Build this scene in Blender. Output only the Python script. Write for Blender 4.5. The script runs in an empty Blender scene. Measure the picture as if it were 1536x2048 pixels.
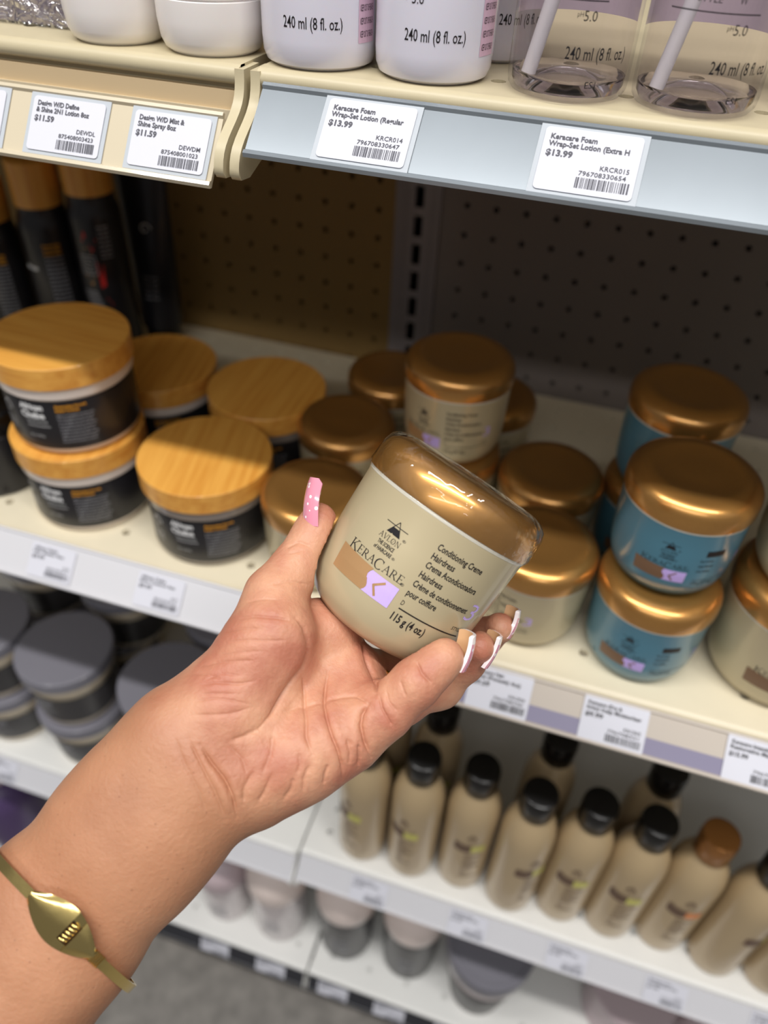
import bpy, bmesh, math, random
import numpy as np
from mathutils import Vector, Matrix
PI = math.pi
random.seed(7)
scn = bpy.context.scene
col = scn.collection

# ---------------------------------------------------------------- camera
CAM = Vector((0.1189, -0.6515, 0.2281))
MR = Matrix(((0.9535, -0.2288, 0.1963), (0.2982, 0.6210, -0.7249), (0.0439, 0.7497, 0.6603)))
FPX = 1518.5
cd = bpy.data.cameras.new('camera'); cam = bpy.data.objects.new('camera', cd); col.objects.link(cam)
q = MR.to_quaternion(); q.normalize()
cam.matrix_world = Matrix.Translation(CAM) @ q.to_matrix().to_4x4()
cd.sensor_fit = 'VERTICAL'; cd.sensor_height = 24.0; cd.lens = 24.0 * FPX / 2048
cd.clip_start = 0.01
cd.dof.use_dof = True; cd.dof.focus_distance = 0.30; cd.dof.aperture_fstop = 3.8
scn.camera = cam
R3 = q.to_matrix()

# ---------------------------------------------------------------- world, lights, exposure
scn.view_settings.view_transform = 'Standard'; scn.view_settings.look = 'None'
scn.view_settings.exposure = 0.0; scn.view_settings.gamma = 1.0
try: scn.view_settings.use_curve_mapping = False
except Exception: pass
w = bpy.data.worlds.new('world'); scn.world = w; w.use_nodes = True
wn = w.node_tree; bg = wn.nodes['Background']
tc = wn.nodes.new('ShaderNodeTexCoord'); sx = wn.nodes.new('ShaderNodeSeparateXYZ'); cr = wn.nodes.new('ShaderNodeValToRGB')
wn.links.new(tc.outputs['Generated'], sx.inputs[0]); wn.links.new(sx.outputs['Z'], cr.inputs[0]); wn.links.new(cr.outputs[0], bg.inputs[0])
cr.color_ramp.elements[0].position = 0.22; cr.color_ramp.elements[0].color = (0.36, 0.355, 0.37, 1)
cr.color_ramp.elements[1].position = 0.50; cr.color_ramp.elements[1].color = (0.98, 0.985, 1.0, 1)
bg.inputs[1].default_value = 0.42

def area(name, loc, sx_, sy_, power, color=(1, .97, .93), target=None):
    l = bpy.data.lights.new(name, 'AREA'); l.shape = 'RECTANGLE'; l.size = sx_; l.size_y = sy_; l.energy = power; l.color = color
    o = bpy.data.objects.new(name, l); col.objects.link(o); o.location = loc
    if target is not None:
        d = Vector(target) - Vector(loc); o.rotation_euler = d.to_track_quat('-Z', 'Y').to_euler()
    return o
# two runs of ceiling strip lamps along the aisle
area('ceiling_strip_light', (0.1, -0.92, 1.65), 2.4, 0.07, 42, (1, .975, .95), (0.1, -0.92, 0))
area('ceiling_strip_light', (0.1, -2.4, 1.65), 2.4, 0.12, 20, (1, .98, .97), (0.1, -2.2, 0))

# ---------------------------------------------------------------- helpers
def s2l(c):
    c = c / 255.0
    return c / 12.92 if c <= 0.04045 else ((c + 0.055) / 1.055) ** 2.4
def rgb(r, g, b): return (s2l(r), s2l(g), s2l(b), 1)
MATS = {}
def mat(name, color, rough=0.5, metal=0.0, coat=0.0, noise=0.0, nscale=60, bump=0.0, bscale=300, trans=0.0, sss=0.0, ior=1.45, alpha=1.0, spec=0.5):
    m = bpy.data.materials.new(name); m.use_nodes = True; nt = m.node_tree; b = nt.nodes['Principled BSDF']
    b.inputs['Base Color'].default_value = color; b.inputs['Roughness'].default_value = rough; b.inputs['Metallic'].default_value = metal
    b.inputs['Coat Weight'].default_value = coat; b.inputs['Coat Roughness'].default_value = 0.06
    b.inputs['Transmission Weight'].default_value = trans; b.inputs['IOR'].default_value = ior; b.inputs['Alpha'].default_value = alpha
    b.inputs['Specular IOR Level'].default_value = spec
    if sss: b.inputs['Subsurface Weight'].default_value = sss; b.inputs['Subsurface Radius'].default_value = (0.006, 0.0025, 0.0015); b.inputs['Subsurface Scale'].default_value = 1.0
    t = nt.nodes.new('ShaderNodeTexCoord')
    if noise:
        n = nt.nodes.new('ShaderNodeTexNoise'); n.inputs['Scale'].default_value = nscale; n.inputs['Detail'].default_value = 5
        mx = nt.nodes.new('ShaderNodeMix'); mx.data_type = 'RGBA'; mx.blend_type = 'MULTIPLY'
        r = nt.nodes.new('ShaderNodeMapRange'); r.inputs[3].default_value = 1 - noise; r.inputs[4].default_value = 1 + noise * .6
        nt.links.new(t.outputs['Object'], n.inputs['Vector']); nt.links.new(n.outputs[0], r.inputs[0])
        mx.inputs[0].default_value = 1; mx.inputs[6].default_value = color; nt.links.new(r.outputs[0], mx.inputs[7])
        nt.links.new(mx.outputs[2], b.inputs['Base Color'])
    if bump:
        n = nt.nodes.new('ShaderNodeTexNoise'); n.inputs['Scale'].default_value = bscale; n.inputs['Detail'].default_value = 3
        bp = nt.nodes.new('ShaderNodeBump'); bp.inputs['Strength'].default_value = bump; bp.inputs['Distance'].default_value = 0.0005
        nt.links.new(t.outputs['Object'], n.inputs['Vector']); nt.links.new(n.outputs[0], bp.inputs['Height']); nt.links.new(bp.outputs[0], b.inputs['Normal'])
    MATS[name] = m; return m

class MB:
    def __init__(s): s.v = []; s.f = []; s.m = []
    def add(s, vs, fs, mi=0):
        o = len(s.v); s.v += [tuple(v) for v in vs]; s.f += [tuple(i + o for i in f) for f in fs]; s.m += [mi] * len(fs)
    def lathe(s, prof, seg=48, mi=0, c=(0, 0, 0), sy=1.0, cap=True, mids=None):
        vs = []; fs = []; n = len(prof)
        for (r, z) in prof:
            for k in range(seg):
                a = 2 * PI * k / seg; vs.append((c[0] + r * math.cos(a), c[1] + r * math.sin(a) * sy, c[2] + z))
        for i in range(n - 1):
            for k in range(seg):
                k2 = (k + 1) % seg; fs.append((i * seg + k, i * seg + k2, (i + 1) * seg + k2, (i + 1) * seg + k))
        if cap:
            if prof[0][0] > 1e-6: fs.append(tuple(reversed(range(seg))))
            if prof[-1][0] > 1e-6: fs.append(tuple(range((n - 1) * seg, n * seg)))
        s.add(vs, fs, mi)
    def box(s, x0, x1, y0, y1, z0, z1, mi=0):
        v = [(x, y, z) for z in (z0, z1) for y in (y0, y1) for x in (x0, x1)]
        s.add(v, [(0, 2, 3, 1), (4, 5, 7, 6), (0, 1, 5, 4), (2, 6, 7, 3), (0, 4, 6, 2), (1, 3, 7, 5)], mi)
    def extrude_x(s, prof, x0, x1, mi=0, closed=True):      # prof = [(y, z)]
        n = len(prof); v = [(x0, y, z) for y, z in prof] + [(x1, y, z) for y, z in prof]
        f = [(i, (i + 1) % n, n + (i + 1) % n, n + i) for i in range(n if closed else n - 1)]
        if closed: f += [tuple(reversed(range(n))), tuple(range(n, 2 * n))]
        s.add(v, f, mi)
    def tube(s, pts, r, seg=12, mi=0, cap=True, closed=False):
        pts = [Vector(p) for p in pts]; n = len(pts); rr = r if isinstance(r, (list, tuple)) else [r] * n
        vs = []; fs = []; up = None
        for i, p in enumerate(pts):
            a = pts[(i - 1) % n] if (closed or i > 0) else p; b = pts[(i + 1) % n] if (closed or i < n - 1) else p
            t = (b - a).normalized()
            if up is None: up = t.orthogonal().normalized()
            up = (up - t * up.dot(t)).normalized(); sd = t.cross(up)
            for k in range(seg):
                an = 2 * PI * k / seg; vs.append(p + (up * math.cos(an) + sd * math.sin(an)) * rr[i])
        for i in range(n if closed else n - 1):
            for k in range(seg):
                i2 = (i + 1) % n; k2 = (k + 1) % seg; fs.append((i * seg + k, i * seg + k2, i2 * seg + k2, i2 * seg + k))
        if cap and not closed: fs.append(tuple(reversed(range(seg)))); fs.append(tuple(range((n - 1) * seg, n * seg)))
        s.add(vs, fs, mi)
    def build(s, name, mats, parent=None, smooth=True, ang=40):
        me = bpy.data.meshes.new(name); me.from_pydata(s.v, [], s.f)
        if not isinstance(mats, (list, tuple)): mats = [mats]
        for m in mats: me.materials.append(m)
        me.polygons.foreach_set('material_index', s.m)
        bm = bmesh.new(); bm.from_mesh(me); bmesh.ops.recalc_face_normals(bm, faces=bm.faces) if s.recalc else None; bm.to_mesh(me); bm.free()
        if smooth:
            me.polygons.foreach_set('use_smooth', [True] * len(me.polygons)); me.set_sharp_from_angle(angle=math.radians(ang))
        me.update()
        o = bpy.data.objects.new(name, me); col.objects.link(o)
        if parent is not None: o.parent = parent
        return o
    recalc = True

def tag(o, label=None, cat=None, group=None, kind=None):
    if label: o['label'] = label
    if cat: o['category'] = cat
    if group: o['group'] = group
    if kind: o['kind'] = kind
    return o
def thing(name, label, cat, loc=(0, 0, 0), rz=0, group=None):
    o = bpy.data.objects.new(name, None); o.empty_display_size = 0.01; col.objects.link(o)
    o.location = loc; o.rotation_euler = (0, 0, rz); return tag(o, label, cat, group)
def copy_tree(o, parent=None):
    c = o.copy(); col.objects.link(c); c.parent = parent
    for ch in list(o.children): copy_tree(ch, c)
    return c
def place(proto, loc, rz, label, group, cat=None):
    o = proto if not proto.get('used') else copy_tree(proto)
    if not proto.get('used'): proto['used'] = 1
    o.location = loc; o.rotation_euler = (0, 0, rz); o['label'] = label
    if group: o['group'] = group
    return o

# text as flat polygons -------------------------------------------------
TCACHE = {}
def text_mesh(body, bold=0.0):
    k = (body, bold)
    if k in TCACHE: return TCACHE[k]
    c = bpy.data.curves.new('t', 'FONT'); c.body = body; c.size = 1.0; c.resolution_u = 2; c.offset = bold
    o = bpy.data.objects.new('t', c); col.objects.link(o)
    dg = bpy.context.evaluated_depsgraph_get(); dg.update()
    me = bpy.data.meshes.new_from_object(o.evaluated_get(dg))
    v = [(p.co.x, p.co.y) for p in me.vertices]; f = [tuple(p.vertices) for p in me.polygons]
    bpy.data.objects.remove(o); bpy.data.curves.remove(c); bpy.data.meshes.remove(me)
    if not v: v = [(0, 0)]; f = []
    x0 = min(a[0] for a in v); x1 = max(a[0] for a in v)
    v = [(a[0] - x0, a[1]) for a in v]
    TCACHE[k] = (v, f, x1 - x0); return TCACHE[k]
def put_text(mb, body, x, z, cap, width, fn, mi=0, align='L', bold=0.0, slant=0.0):
    v, f, wd = text_mesh(body, bold)
    sy = cap / 0.70; sxx = (width / wd) if width else sy
    W = wd * sxx; ox = x - (W / 2 if align == 'C' else W if align == 'R' else 0)
    mb.add([fn(ox + a * sxx + b * sy * slant, z + b * sy) for a, b in v], f, mi)
def put_strokes(mb, st, x, z, sxx, sy, fn, mi=0):
    for (x0, y0, x1, y1, wd) in st:
        dx, dy = x1 - x0, y1 - y0; L = math.hypot(dx, dy); nx, ny = -dy / L * wd / 2, dx / L * wd / 2
        m = max(1, int(abs(dx) * sxx / 1.2))
        for i in range(m):
            ax_, ay_, bx_, by_ = x0 + dx * i / m, y0 + dy * i / m, x0 + dx * (i + 1) / m, y0 + dy * (i + 1) / m
            q4 = [(ax_ + nx, ay_ + ny), (bx_ + nx, by_ + ny), (bx_ - nx, by_ - ny), (ax_ - nx, ay_ - ny)]
            mb.add([fn(x + a * sxx, z + b * sy) for a, b in q4], [(0, 3, 2, 1)], mi)
def arc(cx, cy, rx, ry, a0, a1, w0, n=10, w1=None):
    out = []; w1 = w0 if w1 is None else w1
    for i in range(n):
        t0 = math.radians(a0 + (a1 - a0) * i / n); t1 = math.radians(a0 + (a1 - a0) * (i + 1.08) / n)
        tm = (t0 + t1) / 2; wd = w0 + (w1 - w0) * abs(math.cos(tm))
        out.append((cx + rx * math.cos(t0), cy + ry * math.sin(t0), cx + rx * math.cos(t1), cy + ry * math.sin(t1), wd))
    return out
T, H_ = .12, .05
GL = {
 'K': ([(.16, 0, .16, 1, T), (.2, .42, .78, .98, H_), (.36, .56, .92, .02, T), (0, .02, .32, .02, H_), (0, .98, .32, .98, H_), (.6, .98, .95, .98, H_), (.78, .02, 1.05, .02, H_)], 1.02),
 'E': ([(.16, 0, .16, 1, T), (0, .98, .66, .98, H_), (.16, .52, .54, .52, H_), (0, .02, .7, .02, H_), (.65, .84, .65, 1, H_), (.69, 0, .69, .2, H_), (.53, .43, .53, .61, H_)], .78),
 'R': ([(.16, 0, .16, 1, T), (0, .98, .4, .98, H_), (.16, .5, .4, .5, H_), (0, .02, .32, .02, H_), (.38, .5, .82, .02, T), (.72, .02, .95, .02, H_)] + arc(.38, .74, .24, .24, -90, 90, .05, 8, .11), .92),
 'A': ([(.1, 0, .45, 1, H_), (.43, 1, .82, 0, T), (.22, .36, .68, .36, H_), (-.02, .02, .24, .02, H_), (.66, .02, .98, .02, H_)], .94),
 'C': (arc(.48, .5, .42, .48, 45, 315, .05, 16, .12) + [(.78, .72, .78, .96, H_)], .92),
 'V': ([(.08, 1, .45, 0, T), (.45, 0, .8, 1, H_), (-.05, .98, .24, .98, H_), (.66, .98, .95, .98, H_)], .9),
 'L': ([(.16, 0, .16, 1, T), (0, .02, .66, .02, H_), (0, .98, .32, .98, H_), (.65, 0, .65, .2, H_)], .74),
 'O': (arc(.48, .5, .42, .48, 0, 360, .05, 20, .12) + [(.3, .0, .66, 1.0, .04)], 1.0),
 'N': ([(.14, 0, .14, 1, H_), (.14, 1, .8, 0, T), (.8, 0, .8, 1, H_), (0, .02, .28, .02, H_), (0, .98, .2, .98, H_), (.66, .98, .94, .98, H_)], 1.0)}
def serif(mb, body, x, z, cap, width, fn, mi=0, big=()):
    tot = sum(GL[c][1] * (1.3 if i in big else 1) + .06 for i, c in enumerate(body)); k = width / tot
    for i, c in enumerate(body):
        m = 1.3 if i in big else 1
        put_strokes(mb, GL[c][0], x, z - (cap * .15 if i in big else 0), k * m, cap * m, fn, mi); x += k * (GL[c][1] * m + .06)
def grid_patch(mb, poly_fn, nu, nv, fn, mi=0):       # poly_fn(s, t) -> (x, z)
    vs = [fn(*poly_fn(i / nu, j / nv)) for j in range(nv + 1) for i in range(nu + 1)]
    mb.add(vs, [(j * (nu + 1) + i, j * (nu + 1) + i + 1, (j + 1) * (nu + 1) + i + 1, (j + 1) * (nu + 1) + i) for j in range(nv) for i in range(nu)], mi)
def rect(mb, x0, x1, z0, z1, fn, mi=0, nu=None):
    nu = nu or max(1, int(abs(x1 - x0) / 1.5))
    grid_patch(mb, lambda s, t: (x0 + (x1 - x0) * s, z0 + (z1 - z0) * t), nu, 1, fn, mi)
def wrap(Rf, off=0.08):      # millimetres on the label -> metres round a body whose front is -y
    def f(x, z):
        R = (Rf(z) if callable(Rf) else Rf) + off; a = x / R
        return (R * math.sin(a) / 1000, -R * math.cos(a) / 1000, z / 1000)
    return f

# ---------------------------------------------------------------- materials
M_cream_metal = mat('cream_painted_steel', rgb(226, 216, 190), .38, noise=.06, nscale=40, bump=.1)
M_cream_metal_dim = mat('cream_painted_steel_dim', rgb(198, 186, 154), .4, noise=.08, nscale=40, bump=.1)  # same cream paint as the middle shelf, colour darkened against strong top light
M_white_metal = mat('white_painted_steel', rgb(232, 232, 228), .35, noise=.04, nscale=30)
M_tan_metal = mat('tan_painted_steel', rgb(212, 188, 150), .4, noise=.04, nscale=30)
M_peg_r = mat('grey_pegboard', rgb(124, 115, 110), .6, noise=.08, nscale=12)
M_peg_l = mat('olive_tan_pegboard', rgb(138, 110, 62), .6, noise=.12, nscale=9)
M_upright = mat('upright_steel', rgb(134, 127, 128), .45, noise=.05)
M_dark = mat('dark_void', rgb(18, 15, 14), .9)
M_silver = mat('brushed_silver_plastic', rgb(140, 148, 154), .25, .35, noise=.22, nscale=14, coat=.5)
M_whiteplastic = mat('white_rail_plastic', rgb(211, 211, 215), .25, coat=.3)
M_creamplastic = mat('cream_rail_plastic', rgb(206, 194, 168), .22, coat=.5)
M_purplestrip = mat('mauve_rail_band', rgb(130, 125, 150), .3)
M_greige = mat('grey_beige_rail', rgb(190, 180, 168), .3)
M_blackstrip = mat('black_rail_strip', rgb(45, 46, 52), .4)
M_paper = mat('label_paper', rgb(212, 213, 222), .55)
M_sleeve = mat('clear_label_sleeve', rgb(188, 194, 200), .15, coat=.5)
M_ink = mat('black_ink', rgb(22, 18, 22), .5)
M_greyink = mat('grey_print', rgb(84, 84, 92), .6)
M_lid = mat('bronze_lid', rgb(200, 147, 80), .29, .78, coat=.5, noise=.08, nscale=500)
M_cream = mat('pearl_cream_jar', rgb(190, 176, 142), .3, .12, coat=.35, noise=.03, nscale=20)
M_teal = mat('teal_jar', rgb(78, 128, 148), .28, .05, coat=.4)
M_rim = mat('rim_plastic', rgb(205, 200, 185), .25, coat=.4)
M_swb = mat('tan_swatch', rgb(182, 142, 98), .35, .2)
M_swd = mat('brown_swatch', rgb(122, 92, 68), .4)
M_lilac = mat('lilac_print', rgb(201, 176, 240), .45)
M_orange = mat('orange_print', rgb(222, 140, 82), .45)
M_yellow = mat('yellow_print', rgb(204, 198, 104), .45)
M_brownpr = mat('faint_brown_print', rgb(104, 80, 62), .5)
M_blacklab = mat('black_wrap_label', rgb(30, 29, 33), .4, coat=.2)
M_white_print = mat('white_print', rgb(225, 225, 225), .5)
M_grey_print = mat('grey_small_print', rgb(168, 168, 174), .5)
M_gold_print = mat('golden_print', rgb(205, 140, 30), .5)
M_red_print = mat('red_print', rgb(200, 40, 35), .5)
M_white_jar = mat('white_jar_plastic', rgb(226, 214, 204), .3, coat=.3)
M_blackcap = mat('black_cap', rgb(12, 11, 12), .3, coat=.1)
M_lotion = mat('champagne_bottle', rgb(188, 165, 128), .30, .12, coat=.4, noise=.04, nscale=15)
M_whitebot = mat('white_bottle', rgb(238, 232, 228), .3, coat=.2, sss=.1)
M_lavbot = mat('milky_lavender_bottle', rgb(222, 219, 230), .25, coat=.3, sss=.15)
M_greylid = mat('charcoal_lid', rgb(122, 121, 130), .38, coat=.2)
M_greybody = mat('charcoal_label', rgb(66, 64, 64), .35)
M_pinkwhite = mat('pinkish_white_cap', rgb(238, 222, 214), .32)
M_mauve = mat('pale_mauve_plastic', rgb(196, 178, 182), .35)
M_purple = mat('purple_plastic', rgb(82, 64, 104), .35)
M_gold = mat('polished_gold', rgb(246, 218, 140), .16, 1.0, bump=.2, bscale=180)
M_floor = mat('polished_concrete', rgb(134, 130, 124), .5, noise=.65, nscale=38, bump=.1)
M_kick = mat('brown_kick_plate', rgb(92, 72, 50), .5)
M_clear = mat('clear_plastic', (.97, .95, .97, 1), .03, trans=1.0, ior=1.25)
M_liquid = mat('pinkish_liquid', (.93, .86, .89, 1), .02, trans=1.0, ior=1.12)
M_tubep = mat('milky_tube', rgb(225, 222, 225), .3, trans=.35, ior=1.2)
M_dusk = mat('dusky_back_label', rgb(232, 216, 224), .4)

def wood(nm='bamboo_wood', a=(150, 8, 150), c=(700, 22, 700)):
    m = bpy.data.materials.new(nm); m.use_nodes = True; nt = m.node_tree; b = nt.nodes['Principled BSDF']
    t = nt.nodes.new('ShaderNodeTexCoord'); mp = nt.nodes.new('ShaderNodeMapping'); mp.inputs['Scale'].default_value = a
    n = nt.nodes.new('ShaderNodeTexNoise'); n.inputs['Scale'].default_value = 1; n.inputs['Detail'].default_value = 4
    mp2 = nt.nodes.new('ShaderNodeMapping'); mp2.inputs['Scale'].default_value = c
    n2 = nt.nodes.new('ShaderNodeTexNoise'); n2.inputs['Scale'].default_value = 1; n2.inputs['Detail'].default_value = 2
    ad = nt.nodes.new('ShaderNodeMath'); ad.operation = 'MULTIPLY_ADD'; ad.inputs[1].default_value = .3
    r = nt.nodes.new('ShaderNodeValToRGB'); r.color_ramp.elements[0].position = .42; r.color_ramp.elements[0].color = rgb(208, 138, 52)
    r.color_ramp.elements[1].position = .85; r.color_ramp.elements[1].color = rgb(236, 176, 84)
    L = nt.links.new; L(t.outputs['Object'], mp.inputs[0]); L(mp.outputs[0], n.inputs['Vector']); L(t.outputs['Object'], mp2.inputs[0]); L(mp2.outputs[0], n2.inputs['Vector'])
    L(n2.outputs[0], ad.inputs[0]); L(n.outputs[0], ad.inputs[2]); L(ad.outputs[0], r.inputs[0]); L(r.outputs[0], b.inputs['Base Color'])
    b.inputs['Roughness'].default_value = .38; b.inputs['Coat Weight'].default_value = .15; return m
M_wood = wood(); M_woodv = wood('upright_grain_wood', (150, 150, 8), (700, 700, 22))

def skin():
    m = bpy.data.materials.new('skin'); m.use_nodes = True; nt = m.node_tree; b = nt.nodes['Principled BSDF']; L = nt.links.new
    t = nt.nodes.new('ShaderNodeTexCoord')
    n = nt.nodes.new('ShaderNodeTexNoise'); n.inputs['Scale'].default_value = 32; n.inputs['Detail'].default_value = 3
    r = nt.nodes.new('ShaderNodeValToRGB'); e = r.color_ramp.elements
    e[0].position = .32; e[0].color = rgb(170, 118, 86); e[1].position = .70; e[1].color = rgb(193, 140, 106)
    at = nt.nodes.new('ShaderNodeAttribute'); at.attribute_name = 'palm'
    n1 = nt.nodes.new('ShaderNodeTexNoise'); n1.inputs['Scale'].default_value = 60; n1.inputs['Detail'].default_value = 4
    r1 = nt.nodes.new('ShaderNodeValToRGB'); r1.color_ramp.elements[0].position = .35; r1.color_ramp.elements[0].color = rgb(184, 118, 94)
    r1.color_ramp.elements[1].position = .68; r1.color_ramp.elements[1].color = rgb(210, 156, 124)
    mx = nt.nodes.new('ShaderNodeMix'); mx.data_type = 'RGBA'
    # pores with fine hairs on the forearm
    vo = nt.nodes.new('ShaderNodeTexVoronoi'); vo.inputs['Scale'].default_value = 210
    lt = nt.nodes.new('ShaderNodeMath'); lt.operation = 'LESS_THAN'; lt.inputs[1].default_value = .085
    fm = nt.nodes.new('ShaderNodeMath'); fm.operation = 'SUBTRACT'; fm.inputs[0].default_value = 1.0
    ml = nt.nodes.new('ShaderNodeMath'); ml.operation = 'MULTIPLY'; m3 = nt.nodes.new('ShaderNodeMath'); m3.operation = 'MULTIPLY'; m3.inputs[1].default_value = .35
    mx2 = nt.nodes.new('ShaderNodeMix'); mx2.data_type = 'RGBA'; mx2.inputs[7].default_value = rgb(130, 84, 62)
    n3 = nt.nodes.new('ShaderNodeTexNoise'); n3.inputs['Scale'].default_value = 650; n3.inputs['Detail'].default_value = 4
    bp = nt.nodes.new('ShaderNodeBump'); bp.inputs['Strength'].default_value = .55; bp.inputs['Distance'].default_value = .0005
    for a in (n, n1, n3, vo): L(t.outputs['Object'], a.inputs['Vector'])
    L(n.outputs[0], r.inputs[0]); L(n1.outputs[0], r1.inputs[0]); L(at.outputs['Fac'], mx.inputs[0]); L(r.outputs[0], mx.inputs[6]); L(r1.outputs[0], mx.inputs[7])
    L(vo.outputs['Distance'], lt.inputs[0]); L(at.outputs['Fac'], fm.inputs[1]); L(lt.outputs[0], ml.inputs[0]); L(fm.outputs[0], ml.inputs[1]); L(ml.outputs[0], m3.inputs[0])
    L(m3.outputs[0], mx2.inputs[0]); L(mx.outputs[2], mx2.inputs[6]); L(mx2.outputs[2], b.inputs['Base Color'])
    L(n3.outputs[0], bp.inputs['Height']); L(bp.outputs[0], b.inputs['Normal'])
    b.inputs['Roughness'].default_value = .5; b.inputs['Subsurface Weight'].default_value = .22
    b.inputs['Subsurface Radius'].default_value = (1, .35, .2); b.inputs['Subsurface Scale'].default_value = .004
    return m
M_skin = skin()
def nailmat(name, c, dots):
    m = mat(name, c, .12, coat=.8)
    if dots:
        nt = m.node_tree; b = nt.nodes['Principled BSDF']; t = nt.nodes.new('ShaderNodeTexCoord'); v = nt.nodes.new('ShaderNodeTexVoronoi'); v.inputs['Scale'].default_value = 330
        lt = nt.nodes.new('ShaderNodeMath'); lt.operation = 'LESS_THAN'; lt.inputs[1].default_value = .25
        mx = nt.nodes.new('ShaderNodeMix'); mx.data_type = 'RGBA'; mx.inputs[6].default_value = c; mx.inputs[7].default_value = rgb(252, 244, 246)
        nt.links.new(t.outputs['Object'], v.inputs['Vector']); nt.links.new(v.outputs['Distance'], lt.inputs[0]); nt.links.new(lt.outputs[0], mx.inputs[0]); nt.links.new(mx.outputs[2], b.inputs['Base Color'])
    return m
M_nailp = nailmat('pink_gel_nail', rgb(232, 150, 170), True)
M_nailn = nailmat('nude_gel_nail', rgb(216, 170, 150), False)
M_nailw = nailmat('white_nail_tip', rgb(250, 240, 240), False)
def film(nm='shrink_film', sc=55, dist=.0025, base_=.06, st=.8):
    m = bpy.data.materials.new(nm); m.use_nodes = True; nt = m.node_tree; nt.nodes.clear(); L = nt.links.new
    o = nt.nodes.new('ShaderNodeOutputMaterial'); tr = nt.nodes.new('ShaderNodeBsdfTransparent'); g = nt.nodes.new('ShaderNodeBsdfGlossy'); g.inputs['Roughness'].default_value = .06
    mx = nt.nodes.new('ShaderNodeMixShader'); lw = nt.nodes.new('ShaderNodeLayerWeight'); lw.inputs['Blend'].default_value = .5; pw = nt.nodes.new('ShaderNodeMath'); pw.operation = 'POWER'; pw.inputs[1].default_value = 4; fr = nt.nodes.new('ShaderNodeMath'); fr.operation = 'MULTIPLY_ADD'; fr.inputs[1].default_value = .7; fr.inputs[2].default_value = base_; L(lw.outputs['Facing'], pw.inputs[0]); L(pw.outputs[0], fr.inputs[0])
    t = nt.nodes.new('ShaderNodeTexCoord'); n = nt.nodes.new('ShaderNodeTexNoise'); n.inputs['Scale'].default_value = sc; n.inputs['Detail'].default_value = 2; n.inputs['Distortion'].default_value = 1.5
    bp = nt.nodes.new('ShaderNodeBump'); bp.inputs['Strength'].default_value = st; bp.inputs['Distance'].default_value = dist
    L(t.outputs['Object'], n.inputs['Vector']); L(n.outputs[0], bp.inputs['Height']); L(bp.outputs[0], g.inputs['Normal']); L(bp.outputs[0], lw.inputs['Normal'])
    L(fr.outputs[0], mx.inputs[0]); L(tr.outputs[0], mx.inputs[1]); L(g.outputs[0], mx.inputs[2]); L(mx.outputs[0], o.inputs[0]); return m
M_film = film()
def clearmat(name, tint, ior=1.35):
    m = bpy.data.materials.new(name); m.use_nodes = True; nt = m.node_tree; nt.nodes.clear(); L = nt.links.new
    o = nt.nodes.new('ShaderNodeOutputMaterial'); tr = nt.nodes.new('ShaderNodeBsdfTransparent'); tr.inputs[0].default_value = tint
    g = nt.nodes.new('ShaderNodeBsdfGlossy'); g.inputs['Roughness'].default_value = .05; mx = nt.nodes.new('ShaderNodeMixShader'); lw = nt.nodes.new('ShaderNodeLayerWeight'); lw.inputs['Blend'].default_value = .5; pw = nt.nodes.new('ShaderNodeMath'); pw.operation = 'POWER'; pw.inputs[1].default_value = 5; fr = nt.nodes.new('ShaderNodeMath'); fr.operation = 'MULTIPLY_ADD'; fr.inputs[1].default_value = .55 * (ior - 1) / .35; fr.inputs[2].default_value = .03; L(lw.outputs['Facing'], pw.inputs[0]); L(pw.outputs[0], fr.inputs[0])
    L(fr.outputs[0], mx.inputs[0]); L(tr.outputs[0], mx.inputs[1]); L(g.outputs[0], mx.inputs[2]); L(mx.outputs[0], o.inputs[0]); return m
M_thin = clearmat('thin_clear_plastic', (.98, .975, .98, 1)); M_thinliq = clearmat('clear_pinkish_liquid', (.985, .965, .975, 1), 1.1)

# ---------------------------------------------------------------- setting
ZT, ZM, ZLL, ZLR, ZB, ZF = 0.158, -0.1665, -0.545, -0.535, -0.885, -1.0
XS = -0.035           # seam between the two shelf bays
YF = -0.332
mb = MB(); mb.box(-3, 3, -4, .6, ZF - .02, ZF); tag(mb.build('floor', M_floor, smooth=False), kind='structure')
mb = MB(); mb.box(-3, 3, .05, .09, ZF, 1.2); tag(mb.build('wall_back', M_dark, smooth=False), kind='structure')

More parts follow.
